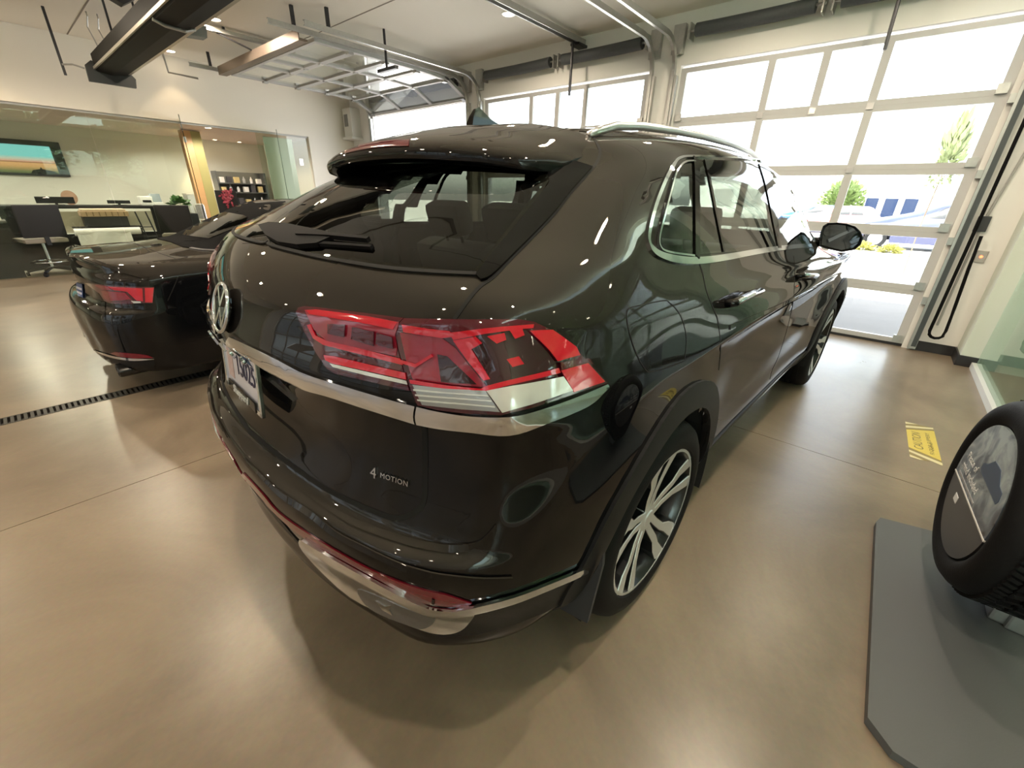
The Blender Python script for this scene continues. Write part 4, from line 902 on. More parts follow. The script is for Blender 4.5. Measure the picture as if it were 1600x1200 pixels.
# ------------------------------------------------------------------ caution sticker on the floor
SK = mat('sticker_yellow', (.66, .52, .09), .5, noise=(40, (.60, .45, .07)))
SB_ = mat('sticker_bronze', (.28, .21, .07), .5)
pt = lambda x, y: at(1400+x/12, 640+y/12, 2, 0)
q = MB(); A = [pt(*p) for p in ((175,225),(700,345),(870,1050),(250,880))]
ue = ((pt(700, 380)-pt(190, 375)).normalized()); 
t = empty('floor_sticker', tuple((A[0]+A[2])/2), 0, 'yellow caution sticker with bronze stripes on the concrete floor', 'sticker')
T0 = Vector(t.location)
def flat(nm, pts, z0, z1, m):
    n = len(pts); P = [pt(*p)-T0 for p in pts]
    MB().add([(p.x, p.y, z0) for p in P]+[(p.x, p.y, z1) for p in P], [tuple(range(n)), tuple(range(2*n-1, n-1, -1))]+[(i, (i+1) % n, n+(i+1) % n, n+i) for i in range(n)]).build(nm, m, t)
flat('sheet', [(192,370),(712,405),(850,965),(235,705)], .0003, .0016, SK)
flat('stripe', [(185,340),(705,378),(712,402),(190,366)], .0003, .0016, SB_)
flat('border', [(178,298),(690,345),(703,375),(184,337)], .0003, .0016, mat('sticker_cream', (.66, .58, .34), .5))
flat('stripe', [(180,268),(400,285),(688,342),(178,295)], .0003, .0014, SB_)
flat('border', [(172,228),(400,280),(180,265)], .0003, .0016, MATS['sticker_cream'])
flat('stripe', [(238,712),(855,972),(862,1000),(240,742)], .0003, .0016, SB_)
flat('border', [(240,748),(864,1004),(876,1050),(840,1045),(243,788)], .0003, .0016, MATS['sticker_cream'])
flat('stripe', [(243,792),(640,978),(520,950),(248,832)], .0003, .0014, SB_)
flat('border', [(250,838),(515,950),(440,940),(262,885)], .0003, .0016, MATS['sticker_cream'])
o0, oy, ox = pt(415, 580)-T0, (pt(300, 560)-pt(500, 600)).normalized(), (pt(370, 440)-pt(430, 720)).normalized()
oy = (oy-ox*ox.dot(oy)).normalized()
INK = mat('sticker_ink', (.16, .13, .04), .5)
hh = (pt(300, 580)-pt(490, 580)).length; ww = (pt(370, 425)-pt(430, 735)).length
zf = 1 if ox.cross(oy).z > 0 else -1
def floor_text(s, c, sz, wd):
    ob = text_obj('lettering', s, sz, .0002, Matrix.Identity(4), INK, t); dx = max(v.co.x for v in ob.data.vertices)-min(v.co.x for v in ob.data.vertices)
    c = pt(*c)-T0
    ob.data.transform(Matrix(((ox.x, oy.x, 0, c.x), (ox.y, oy.y, 0, c.y), (0, 0, 1, .0019), (0, 0, 0, 1))) @ Matrix.Diagonal((wd/dx, 1, 1, 1)))
floor_text('CAUTION', (405, 580), hh*.95, ww)
floor_text('FLOOR SLIPPERY', (630, 640), hh*.42, ww*1.25)
floor_text('WHEN WET', (675, 700), hh*.0+.02, ww*.5)
# ------------------------------------------------------------------ tyre display on a grey platform
t = tag(MB().prism([(-.06,-1.72),(.0,-1.66),(1.10,-1.64),(1.155,-1.655),(1.235,-1.95),(1.24,-2.18),(-.08,-2.18)], .002, .032).build('display_platform', mat('platform_grey', (.085, .088, .09), .45, bump=(200, .1))), 'grey rounded display platform on the floor at the right edge', 'platform')
az = math.radians(93.9); nn = Vector((math.cos(az), math.sin(az), 0)); uu = Vector((nn.y, -nn.x, 0))
TM = frame((.795, -1.803, .483), uu, (0, 0, 1))
if TM.col[2].to_3d().dot(nn) < 0: TM = frame((.795, -1.803, .483), -uu, (0, 0, 1))
tq = MB()
prof = [(.255,-.012),(.268,.002),(.285,.010),(.305,.012),(.335,.004),(.352,-.014),(.361,-.034)]
for a in (-.045,-.085,-.125,-.165): prof += [(.363, a), (.363, a-.030), (.354, a-.032), (.354, a-.038)]
prof += [(.361,-.212),(.350,-.235),(.33,-.245),(.27,-.245),(.255,-.235)]
ty = tq.lathe(prof, 72, TM).build('tyre_display', TYRE, smooth=True, angle=35); tag(ty, 'upright display tyre with a poster disc in its centre at the right edge', 'tyre')
lug = MB().box(-.013, .013, -.007, .007, -.03, 0)
lm_ = lug.mesh('tread_lug'); lm_.materials.append(TYRE)
for k in range(90):
    for j, zz in enumerate((-.06, -.10, -.14, -.18)):
        if j in (1, 2) and k % 2: continue
        o = bpy.data.objects.new('tread_lug', lm_); COL.objects.link(o); o.parent = ty
        th = 2*math.pi*k/90+.02*j
        o.matrix_local = TM @ Matrix.Rotation(th, 4, 'Z') @ Matrix.Translation((.362, 0, zz+.015)) @ Matrix.Rotation(.35*(1 if j % 2 else -1), 4, 'X')
# poster disc: upper picture field, lower dark field
PB = mat('poster_dark', (.045, .045, .05), .3)
pm = bpy.data.materials.new('poster_print'); pm.use_nodes = True
n = pm.node_tree.nodes; l = pm.node_tree.links; b = n['Principled BSDF']; b.inputs['Roughness'].default_value = .25
tc = n.new('ShaderNodeTexCoord'); no = n.new('ShaderNodeTexNoise'); no.inputs['Scale'].default_value = 9; no.inputs['Detail'].default_value = 6; no.inputs['Distortion'].default_value = 1.5
sx = n.new('ShaderNodeSeparateXYZ'); ad = n.new('ShaderNodeMath'); ad.operation = 'MULTIPLY_ADD'; ad.inputs[1].default_value = .9; ad.inputs[2].default_value = -.35
a2 = n.new('ShaderNodeMath'); a2.operation = 'ADD'; cr = n.new('ShaderNodeValToRGB'); e = cr.color_ramp.elements
e[0].position = .30; e[0].color = (.05, .055, .065, 1); e[1].position = .85; e[1].color = (.45, .52, .54, 1)
x_ = e.new(.55); x_.color = (.14, .17, .21, 1)
l.new(tc.outputs['Object'], no.inputs['Vector']); l.new(tc.outputs['Object'], sx.inputs[0]); l.new(sx.outputs['Z'], ad.inputs[0]); l.new(ad.outputs[0], a2.inputs[0]); l.new(no.outputs['Fac'], a2.inputs[1])
l.new(a2.outputs[0], cr.inputs['Fac']); l.new(cr.outputs['Color'], b.inputs['Base Color'])
def disc_part(lo, hi, n=48):
    P = [(.257*math.cos(2*math.pi*i/n), .257*math.sin(2*math.pi*i/n)) for i in range(n)]
    return P
cut = -.045
th0 = math.asin(cut/.257)
sl = math.radians(0)
up = [(.257*math.cos(a), .257*math.sin(a)) for a in np.linspace(th0, math.pi-th0, 40)]
dn = [(.257*math.cos(a), .257*math.sin(a)) for a in np.linspace(math.pi-th0, 2*math.pi+th0, 40)]
po = MB().prism(dn, -.004, .004, TM).build('poster_disc', PB, ty, label='round poster with a car picture and slogan')
MB().prism(up, -.004, .004, TM).build('poster_picture', pm, po)
MB().box(-.256, .256, cut-.003, cut+.003, .0, .0055, TM).build('poster_line', WHITEP, po)
wpt = mat('poster_white', (.75, .75, .75), .5)
flip = Matrix.Identity(4)
text_obj('poster_lettering', 'Peace of', .042, .0005, TM @ Matrix.Translation((-.205, .055, .005)), wpt, po, 'LEFT')
text_obj('poster_lettering', 'mind included', .042, .0005, TM @ Matrix.Translation((-.21, .010, .005)), wpt, po, 'LEFT')
MB().box(-.21, .05, -.030, -.022, .0, .0052, TM).build('poster_small_print', mat('poster_grey', (.35, .35, .36), .5), po)
MB().rbox(-.13, -.085, -.115, -.085, .0, .0055, .002, TM).build('poster_emblem', wpt, po)
# car drawn on the poster
MB().prism([(-.04,.07),(-.05,.10),(-.01,.115),(.03,.15),(.10,.15),(.15,.115),(.19,.11),(.20,.08),(.19,.065)], .003, .0052, TM).build('poster_car', mat('poster_blue', (.05, .08, .14), .3), po)
MB().rbox(.72, .87, -2.05, -1.98, .033, .135, .01).build('tyre_stand', GALV, ty)
pb = at(1589, 957, 2, .10); MB().rbox(pb.x-.03, pb.x+.03, pb.y-.05, pb.y+.015, .033, .115, .008).build('tyre_foot', GALV, ty)
t = tag(MB().rbox(2.9, 3.7, -3.3, -2.75, .0, .72, .03).build('dark_cabinet', mat('cabinet_black', (.02, .022, .024), .4)), 'dark cabinet behind the green glass at the right edge', 'cabinet')
# ------------------------------------------------------------------ the black convertible behind
XS = [1.15, 1.6, 2.2, 2.8, 3.3, 3.9]
AUD = [
 rw([(.16,0,.19),(.17,.3,.19),(.2,.5,.19),(.26,.68,.19),(.40,.80,.19),(.6,.84,.19)], [.84]*6, .2, [(4.35,.7,.24),(4.5,.4,.24),(4.55,0,.24)]),
 rw([(.045,0,.215),(.055,.3,.215),(.095,.56,.215),(.18,.76,.215),(.35,.875,.215),(.6,.885,.215)], [.88]*6, .24, [(4.4,.7,.27),(4.6,.4,.27),(4.64,0,.27)]),
 rw([(.005,0,.36),(.018,.3,.36),(.064,.59,.36),(.152,.79,.36),(.335,.90,.36),(.6,.915,.36)], [.92]*6, .42, [(4.45,.72,.42),(4.63,.4,.42),(4.67,0,.42)]),
 rw([(.0,0,.58),(.014,.3,.58),(.06,.6,.58),(.15,.8,.58),(.335,.905,.58),(.6,.922,.58)], [.925]*6, .58, [(4.45,.72,.55),(4.65,.4,.55),(4.69,0,.55)]),
 rw([(.022,0,.645),(.037,.3,.645),(.085,.6,.645),(.172,.8,.645),(.342,.905,.645),(.6,.92,.645)], [.922]*6, .64, [(4.45,.7,.62),(4.63,.4,.62),(4.67,0,.62)]),
 rw([(.075,0,.665),(.088,.3,.665),(.125,.58,.665),(.2,.785,.665),(.345,.902,.665),(.6,.92,.665)], [.92]*6, .68, [(4.4,.7,.68),(4.58,.4,.68),(4.62,0,.68)]),
 rw([(.085,0,.84),(.097,.3,.84),(.135,.58,.84),(.21,.775,.84),(.35,.883,.845),(.6,.905,.85)], [.905]*6, .82, [(4.2,.68,.78),(4.4,.4,.79),(4.44,0,.79)]),
 rw([(.105,0,.895),(.118,.3,.895),(.16,.57,.895),(.235,.755,.895),(.37,.855,.90),(.62,.885,.90)], [.885]*6, .90, [(3.9,.64,.86),(4.1,.4,.87),(4.15,0,.88)]),
 rw([(.10,0,.958),(.114,.3,.957),(.16,.55,.952),(.24,.715,.945),(.40,.81,.945),(.65,.845,.945)], [.845,.85,.85,.85,.83,.80], .945, [(3.6,.62,.93),(3.8,.4,.94),(3.85,0,.95)]),
 rw([(.125,0,.968),(.14,.29,.967),(.19,.53,.962),(.275,.68,.955),(.44,.765,.955),(.7,.80,.957)], [.80,.81,.81,.81,.80,.74], .96, [(3.4,.6,.95),(3.6,.4,.96),(3.65,0,.97)]),
 [(.45,0,.985),(.46,.24,.984),(.49,.44,.98),(.55,.57,.975),(.66,.65,.975),(.85,.69,.98),(1.2,.74,.985),(1.6,.765,.985),(2.2,.765,.985),(2.7,.75,.97),(2.95,.70,.965),(3.05,.62,.97),(3.15,.5,.98),(3.2,.3,.985),(3.22,0,.99)],
 [(.84,0,1.03),(.845,.22,1.03),(.86,.40,1.028),(.88,.52,1.022),(.93,.60,1.015),(1.05,.655,1.015),(1.3,.70,1.02),(1.7,.73,1.02),(2.2,.735,1.02),(2.55,.71,1.01),(2.7,.65,1.0),(2.75,.55,1.005),(2.8,.45,1.01),(2.83,.25,1.015),(2.85,0,1.02)],
 [(.89,0,1.06),(.895,.22,1.06),(.91,.39,1.058),(.93,.51,1.05),(.98,.585,1.045),(1.1,.64,1.05),(1.35,.685,1.06),(1.7,.71,1.06),(2.2,.71,1.05),(2.45,.69,1.04),(2.55,.62,1.04),(2.6,.52,1.045),(2.65,.42,1.05),(2.68,.24,1.055),(2.7,0,1.06)],
 [(1.25,0,1.225),(1.255,.2,1.224),(1.27,.36,1.22),(1.29,.47,1.21),(1.33,.54,1.20),(1.42,.585,1.2),(1.55,.62,1.21),(1.75,.635,1.22),(2.0,.635,1.22),(2.15,.61,1.21),(2.22,.55,1.21),(2.25,.46,1.215),(2.28,.36,1.22),(2.3,.2,1.225),(2.31,0,1.23)],
 [(1.46,0,1.315),(1.465,.18,1.314),(1.48,.32,1.31),(1.5,.42,1.30),(1.54,.48,1.295),(1.6,.51,1.3),(1.68,.53,1.31),(1.78,.54,1.315),(1.9,.54,1.31),(1.98,.52,1.305),(2.03,.46,1.3),(2.06,.38,1.305),(2.08,.3,1.31),(2.1,.17,1.315),(2.11,0,1.32)],
 [(1.60,0,1.35),(1.61,0,1.351),(1.62,0,1.352),(1.64,0,1.354),(1.66,0,1.355),(1.68,0,1.356),(1.72,0,1.357),(1.76,0,1.358),(1.8,0,1.358),(1.83,0,1.357),(1.86,0,1.356),(1.88,0,1.355),(1.9,0,1.354),(1.92,0,1.353),(1.94,0,1.352)],
]
A0 = (-1.085, 3.28, 0)
conv = empty('convertible', A0, 0, 'glossy black convertible with a closed soft top parked beside the sport utility vehicle', 'car')
AB = Body(AUD, 5, 6)
A = Skin(AB, conv, A0, 0)
def keep_conv(c): return not (c.z < .75 and any((c.x-x)**2+(c.z-.33)**2 < .37**2 and abs(c.y) > .5 for x in (1.15, 3.9)))
link('body_shell', AB.mesh('body_shell', keep_conv), conv, PAINT, smooth=True)
ka = lambda pts: zp(110, 430, .125, pts)
FAB = mat('soft_top_fabric', (.004, .004, .0045), .9, spec=.1, bump=(500, .2))
A.patch('soft_top', [(257,374),(268,360),(343,327),(356,321),(400,318),(446,315),(452,345),(420,378),(372,374),(330,392),(285,386)], .005, FAB, conv, thick=.01, mirror=True)
A.patch('rear_window', [(270,363.7),(345,331),(382,337.5),(388,341),(382,352),(327,373.5),(295,369)], .008, glass('cabrio_glass', (.2, .22, .2), .9, 1.9), conv, thick=.004)
A.strip('window_strip', [(298,388),(318,391),(345,392)], .02, .008, SATIN, conv)
lo_ = A.patch('tail_lamp', ka([(185,95),(300,104),(500,128),(900,148),(1048,148),(1032,348),(900,348),(700,360),(500,352),(435,322),(375,230),(290,165)]), .006, LENS_DARK, conv, thick=.03, mirror=True)
for poly, m in (([(935,160),(1042,156),(1028,338),(942,336)], LENS_RED), ([(640,150),(905,165),(915,325),(835,312),(720,205),(560,185),(480,140)], LENS_RED), ([(400,190),(690,215),(770,300),(500,320),(440,290)], LENS_DULL), ([(300,115),(470,138),(540,185),(420,180)], LENS_DULL), ([(770,320),(880,325),(890,345),(800,350)], LENS_WHITE)):
    A.patch('light_bar', ka(poly), .0085, m, lo_, thick=.002)
pa = A.patch('plate_recess', ka([(85,85),(180,100),(330,190),(440,340),(440,560),(300,520),(110,350)]), .003, GLOSSBLACK, conv, thick=.01)
np_ = A.patch('number_plate', ka([(92,95),(165,110),(178,200),(172,290),(105,270)]), .010, mat('plate_blue', (.02, .06, .22), .4), pa, thick=.004)
for a in (140, 200): A.patch('plate_stripe', ka([(100,a),(168,a+22),(168,a+52),(100,a+30)]), .0115, PLATE, np_ if np_.parent is conv else pa, thick=.001)
A.strip('chrome_line', ka([(150,830),(190,862),(300,932),(450,992),(600,1030),(800,1052),(1050,1046)]), .018, .008, CHROME, conv, mirror=True, taper=.2)
A.patch('rear_reflector', ka([(505,975),(560,958),(850,985),(960,1000),(1035,1032),(800,1036),(620,1018)]), .005, MATS['reflector_red'], conv, thick=.006, mirror=True)
A.patch('lower_diffuser', ka([(200,885),(300,950),(450,1010),(600,1050),(800,1070),(1050,1062),(1060,1180),(700,1190),(480,1130),(300,1010)]), .003, TRIM, conv, thick=.008)
p = Vector((.075, -.66, .222))
for sg in (1, -1):
    MB().lathe([(.052,.0),(.058,-.004),(.06,-.02),(.058,-.16),(.05,-.16),(.048,-.01)], 20, frame((p.x-.01, p.y*sg, p.z), (0, -1, 0), (0, 0, 1)) @ Matrix.Diagonal((1.25, .8, 1, 1)), True).build('tail_pipe', mat('pipe_dark', (.05, .05, .05), .3, .9), conv, smooth=True, angle=40)
A.strip('boot_seam', [(150,388),(200,379.5),(250,396),(284,411),(275,440),(262,470)], .005, .001, GAP, conv, mirror=True)
A.strip('boot_lip', [(106,398),(130,403),(160,413),(195,425),(232,436)], .022, .012, PAINT, conv, thick=.014, mirror=True)
p, nn_ = A.pix(245, 383)
MB().lathe([(0,.012),(.03,.011),(.038,.004),(.04,-.004)], 20, frame(p, (1, 0, 0), nn_.cross(Vector((1, 0, 0))))).build('aerial_cap', GLOSSBLACK, conv, smooth=True)
for x, sg in ((1.15, -1), (1.15, 1), (3.9, -1), (3.9, 1)):
    Mx = Matrix.Translation((x, sg*.895, .33)) @ Matrix.Rotation(math.pi/2 if sg < 0 else -math.pi/2, 4, 'X')
    wq = MB().lathe([(.235,.0),(.25,.01),(.30,.005),(.325,-.02),(.33,-.05),(.33,-.18),(.32,-.22),(.25,-.235),(.235,-.22)], 40, Mx, True).build('tyre', TYRE, conv, smooth=True, angle=40)
    MB().lathe([(0,-.11),(.225,-.11),(.228,-.02),(.238,.0),(.238,-.2),(0,-.2)], 40, Mx).build('wheel_rim', RIMDARK, wq, smooth=True, angle=40)
    MB().lathe([(0,-.02),(.05,-.02),(.058,-.03),(.058,-.11),(0,-.11)], 20, Mx).build('wheel_hub', RIMFACE, wq, smooth=True, angle=30)
    for k in range(10):
        Mk = Mx @ Matrix.Rotation(math.pi*k/5, 4, 'Z')
        MB().prism([(.04,-.012),(.15,-.010),(.232,-.018),(.232,.018),(.15,.010),(.04,.012)], -.05, -.012, Mk).build('spoke', RIMFACE, wq)
MB().prism([(.30,-.6),(.6,-.78),(4.2,-.75),(4.2,.75),(.6,.78),(.30,.6)], .19, .23).build('underbody', MATS['liner_black'], conv)
A.patch('side_window', [(1.62,1.05),(2.38,1.03),(2.12,1.19),(1.78,1.215),(1.66,1.19)], .004, MATS['cabrio_glass'], conv, 'side', .004, mirror=True)
A.strip('window_chrome', [(1.55,1.03),(2.0,1.025),(2.5,1.015)], .012, .006, CHROME, conv, 'side', mirror=True)
# ------------------------------------------------------------------ desk and seats beyond the glass
BLK = mat('desk_black', (.010, .010, .011), .45, spec=.35)
CREAM = mat('desk_cream', (.52, .48, .38), .5)
DY = 10.0
t = empty('counter_desk', (0, DY, 0), 0, 'black high counter desk with pale front panels behind the glass partition', 'desk')
MB().rbox(-1.30, 1.14, -.05, .70, 1.03, 1.075, .006).build('worktop', BLK, t)
for x0, x1 in ((-1.28, -.52), (.82, 1.12)): MB().box(x0, x1, 0, .03, .03, 1.03).build('front_panel', BLK, t)
MB().box(-.52, -.02, .02, .04, .62, .98).build('front_panel', CREAM, t); MB().box(.42, .82, .02, .04, .62, .98).build('front_panel', CREAM, t)
MB().box(-.52, .82, .0, .03, .0, .60).build('front_panel', BLK, t); MB().box(-.02, .42, .01, .03, .60, 1.03).build('front_panel', BLK, t)
for x in (-1.28, 1.09): MB().box(x, x+.03, .04, .68, 0, 1.03).build('side_panel', BLK, t)
t = empty('low_cabinet', (-1.9, 9.40, 0), 0, 'black low cabinet with a dark top at the left picture edge', 'cabinet')
MB().box(-.9, .70, .0, .5, .0, .84).build('body', BLK, t); MB().rbox(-.92, .74, -.02, .52, .845, .875, .005).build('top', mat('cabinet_top', (.10, .09, .08), .4), t)
tag(MB().rbox(-1.35, -1.2, 9.5, 9.65, .877, .93, .01).build('paper_stack', WHITEP), 'small white stack lying on the black low cabinet at left', 'paper')
# drafting chair
def stool(x, y, rz, label):
    t = empty('drafting_chair', (x, y, 0), rz, label, 'chair')
    MB().rbox(-.27, .27, -.25, .25, .53, .60, .03).build('seat', mat('seat_taupe', (.20, .175, .14), .7), t, smooth=True, angle=50)
    Mb = Matrix.Translation((0, -.24, .62)) @ Matrix.Rotation(.12, 4, 'X')
    MB().rbox(-.27, .27, -.03, .03, .0, .50, .025, Mb).build('backrest', mat('chair_black', (.010, .010, .011), .7), t, smooth=True, angle=50)
    MB().box(-.03, .03, -.27, -.25, .5, .7).build('back_bracket', BLK, t)
    MB().tube([(0, 0, .10), (0, 0, .53)], .025, 10).build('gas_column', CHROME, t, smooth=True, angle=40)
    MB().lathe([(.23+.012*math.cos(a), .22+.012*math.sin(a)) for a in [2*math.pi*i/8 for i in range(8)]], 28, None, True).build('foot_ring', CHROME, t, smooth=True)
    for k in range(3):
        a = 2*math.pi*k/3; MB().tube([(.02*math.cos(a), .02*math.sin(a), .22), (.225*math.cos(a), .225*math.sin(a), .22)], .008, 6).build('ring_strut', CHROME, t)
    for k in range(5):
        a = 2*math.pi*k/5+.3; lg = MB().tube([(0, 0, .12), (.16*math.cos(a), .16*math.sin(a), .10), (.31*math.cos(a), .31*math.sin(a), .07)], .02, 8).build('base_leg', BLK, t, smooth=True, angle=40)
        MB().lathe([(0,-.02),(.03,-.02),(.03,.02),(0,.02)], 12, Matrix.Translation((.31*math.cos(a), .31*math.sin(a), .032)) @ Matrix.Rotation(a, 4, 'Z') @ Matrix.Rotation(math.pi/2, 4, 'Y')).build('castor', BLK, lg)
    return t
stool(-.86, 9.48, .25, 'black drafting chair with chrome foot ring left of the white plastic roll')
stool(1.08, 9.50, -.3, 'black drafting chair in front of the right end of the counter desk')
# roll stand with white film and a carton on top
t = empty('roll_stand', (-.05, 9.5, 0), 0, 'black tube stand carrying a white plastic roll before the counter desk', 'stand')
for x in (-.33, .55):
    MB().tube([(x, -.12, .01), (x, .0, .70), (x, .12, .01)], .012, 8).build('frame_leg', BLK, t)
MB().tube([(-.33, 0, .70), (.55, 0, .70)], .012, 8).build('cross_bar', BLK, t)
MB().box(-.36, .58, .035, .30, .715, .74).build('top_board', BLK, t)
rl_ = MB().tube([(-.38, -.03, .665), (.52, -.03, .665)], .062, 20).build('film_roll', mat('film_white', (.72, .70, .68), .45), t, smooth=True, angle=40)
q = MB(); nx, nz = 14, 7; vs = []
for i in range(nx+1):
    for j in range(nz+1):
        u = i/nx; v = j/nz; x = -.36+u*.72; z = .66-v*(.34-.12*u); y = -.095+.018*math.sin(9*u+3*v)+.012*math.sin(23*u)*v
        vs.append((x, y, z))
q.add(vs, [(i*(nz+1)+j, (i+1)*(nz+1)+j, (i+1)*(nz+1)+j+1, i*(nz+1)+j+1) for i in range(nx) for j in range(nz)])
q.build('film_sheet', MATS['film_white'], t, smooth=True)
t = empty('carton', (.06, 9.70, .80), 0, 'brown open carton tray in a black crate above the white roll', 'box')
MB().rbox(-.30, .30, -.14, .14, -.058, .11, .006).build('crate', mat('crate_black', (.02, .02, .02), .5), t)
MB().rbox(-.32, .33, -.16, .15, .112, .20, .01).build('tray', mat('carton_brown', (.40, .28, .17), .7), t)
q = MB(); q.rbox(-.30, .31, -.13, .12, .202, .24, .015); q.build('wrapping', mat('paper_cream', (.62, .50, .38), .7), t)
for k in range(7): MB().box(-.25+.085*k, -.235+.085*k, -.166, -.161, .12, .19).build('tray_slot', mat('slot_brown', (.20, .13, .07), .8), t)
t = empty('step_ladder', (.64, 9.86, 0), 0, 'thin dark step ladder frame right of the white roll', 'ladder')
for x in (-.10, .06): MB().tube([(x, 0, .98), (x+.14, 0, .01)], .012, 8).build('rail', DARKSTEEL, t)
for z in (.30, .52, .70): MB().tube([(-.10+.14*(1-z/.98), 0, z), (.06+.14*(1-z/.98), 0, z)], .009, 6).build('rung', DARKSTEEL, t)
# on the counter desk
for x, wd, lab in ((-.45, .50, 'wide black monitor on the left half of the counter desk'), (.42, .34, 'low black keyboard tray monitor on the right half of the counter desk')):
    t = empty('monitor', (x, 10.32, 1.076), 0, lab, 'monitor')
    MB().rbox(-wd/2, wd/2, -.015, .015, .03, .14 if wd > .4 else .09, .004).build('screen', BLK, t); MB().rbox(-.1, .1, -.08, .08, 0, .012, .004).build('stand_foot', BLK, t); MB().box(-.02, .02, 0, .02, .012, .05).build('stand_neck', BLK, t)
t = empty('picture_oval', (-.24, 10.48, 1.076), 0, 'brown oval sign standing behind the left monitor', 'sign')
MB().lathe([(0,-.008),(.13,-.008),(.13,.008),(0,.008)], 28, Matrix.Translation((0, 0, .125)) @ Matrix.Rotation(math.pi/2, 4, 'X') @ Matrix.Diagonal((.85, .95, 1, 1))).build('panel', mat('sign_brown', (.24, .12, .07), .5, noise=(14, (.45, .3, .22))), t)
t = empty('printer', (.92, 10.4, 1.076), 0, 'white printer with a dark tray slot on the counter desk', 'printer')
MB().rbox(-.17, .03, -.15, .15, 0, .17, .02).build('body', WHITEP, t); MB().box(-.14, .0, -.156, -.1505, .06, .10).build('paper_slot', BLK, t)
MB().rbox(.04, .20, -.1, .1, .0, .06, .01).build('side_tray', WHITEP, t); M = Matrix.Translation((.12, .05, .06)) @ Matrix.Rotation(-.25, 4, 'X')
MB().rbox(-.09, .09, -.006, .006, .0, .16, .003, M).build('display', mat('display_grey', (.20, .24, .27), .2), t)
LEAF = mat('leaf_green', (.055, .13, .03), .45)
def leafy(name, x, y, z, r, n, label, cat, size, mats=LEAF, pot=True, zs=.8):
    t = empty(name, (x, y, z), 0, label, cat)
    if pot: MB().lathe([(0,.0),(.07,0),(.09,.14),(.08,.14),(0,.12)], 16).build('pot', BLK, t)
    q = MB(); R = random.Random(int(abs(x*1000)+abs(y*37)))
    for k in range(n):
        a, e_ = R.uniform(0, 6.283), R.uniform(-.3, 1.4); d = Vector((math.cos(a)*math.cos(e_), math.sin(a)*math.cos(e_), math.sin(e_)*zs)); c = Vector((0, 0, .16 if pot else 0))+d*r*R.uniform(.3, 1)
        s_ = d.cross(Vector((R.uniform(-1, 1), R.uniform(-1, 1), 1))).normalized()*size*.4; tip = d*size*R.uniform(.7, 1.2)
        q.add([c, c+tip*.5+s_+Vector((0, 0, size*.1)), c+tip, c+tip*.5-s_], [(0, 1, 2, 3)])
    o = q.build('foliage', mats, t); o['kind'] = 'stuff'
    return t
leafy('potted_plant', 1.40, 10.4, .926, .16, 110, 'leafy green potted plant at the right end of the counter desk', 'plant', .10)
tag(MB().rbox(1.18, 1.62, 10.1, 10.65, 0, .925, .01).build('side_cabinet', BLK), 'black side cabinet under the potted plant', 'cabinet')
# wall screen, sign, pillar, shelves
t = empty('wall_screen', (-1.05, 13.56, 1.60), 0, 'large black framed screen with a sunset scene on the far showroom wall', 'screen')
SCR = bpy.data.materials.new('screen_picture'); SCR.use_nodes = True
n = SCR.node_tree.nodes; l = SCR.node_tree.links; b = n['Principled BSDF']; b.inputs['Roughness'].default_value = .2; b.inputs['Base Color'].default_value = (.02, .02, .02, 1)
tc = n.new('ShaderNodeTexCoord'); sx = n.new('ShaderNodeSeparateXYZ'); cr = n.new('ShaderNodeValToRGB'); e = cr.color_ramp.elements
cr.color_ramp.interpolation = 'LINEAR'
e[0].position = .10; e[0].color = (.13, .15, .05, 1); e[1].position = .58; e[1].color = (.22, .62, .58, 1)
for p_, c_ in ((.26, (.60, .33, .12, 1)), (.36, (.70, .38, .16, 1)), (.385, (.16, .06, .02, 1)), (.40, (.66, .32, .20, 1)), (.48, (.55, .55, .42, 1))):
    q_ = e.new(p_); q_.color = c_
l.new(tc.outputs['Object'], sx.inputs[0]); mr = n.new('ShaderNodeMapRange'); mr.inputs['From Max'].default_value = .64; l.new(sx.outputs['Z'], mr.inputs['Value']); l.new(mr.outputs[0], cr.inputs['Fac'])
l.new(cr.outputs['Color'], b.inputs['Emission Color']); b.inputs['Emission Strength'].default_value = .75
MB().rbox(-1.2, 1.24, -.03, .035, -.02, .68, .012).build('frame', mat('screen_black', (.025, .025, .03), .3), t)
MB().box(-.05, 1.06, -.034, -.0305, .03, .58).build('screen_panel', SCR, t)
MB().box(-1.1, -.12, -.034, -.0305, .03, .58).build('screen_panel', SCR, t)
MB().prism([(.62,.03),(.66,.09),(.78,.12),(.80,.16),(.82,.12),(1.0,.08),(1.05,.03)], -.036, -.0345, Matrix(((1,0,0,0),(0,0,1,0),(0,1,0,0),(0,0,0,1)))).build('picture_car', BLK, t)
t = empty('pillar_panel', (2.16, 11.5, 0), 0, 'wooden orange pillar with an olive green side by the showroom entrance', 'pillar')
MB().box(-.13, .05, -.1, .1, 0, 2.6).build('wood_face', mat('wood_orange', (.52, .31, .14), .5, noise=(6, (.44, .25, .10))), t); MB().box(.052, .24, -.1, .1, 0, 2.6).build('side_face', mat('olive_paint', (.30, .27, .10), .6), t)
t = empty('sign_holder', (1.78, 10.5, .78), 0, 'white rounded sign holder standing beside the side cabinet', 'sign')
MB().sweep([(-.09, 0, .02), (-.09, 0, .28), (-.07, 0, .32), (.07, 0, .32), (.09, 0, .28), (.09, 0, .02), (.07, 0, 0), (-.07, 0, 0), (-.09, 0, .02)], [(-.012, -.012), (.012, -.012), (.012, .012), (-.012, .012)]).build('frame', WHITEP, t)
MB().box(-.07, .07, -.004, .004, .02, .30).build('sheet', mat('sheet_print', (.45, .42, .40), .5, noise=(16, (.15, .15, .16))), t)
MB().box(-.01, .01, -.01, .01, -.78, -.013).build('post', GALV, t)
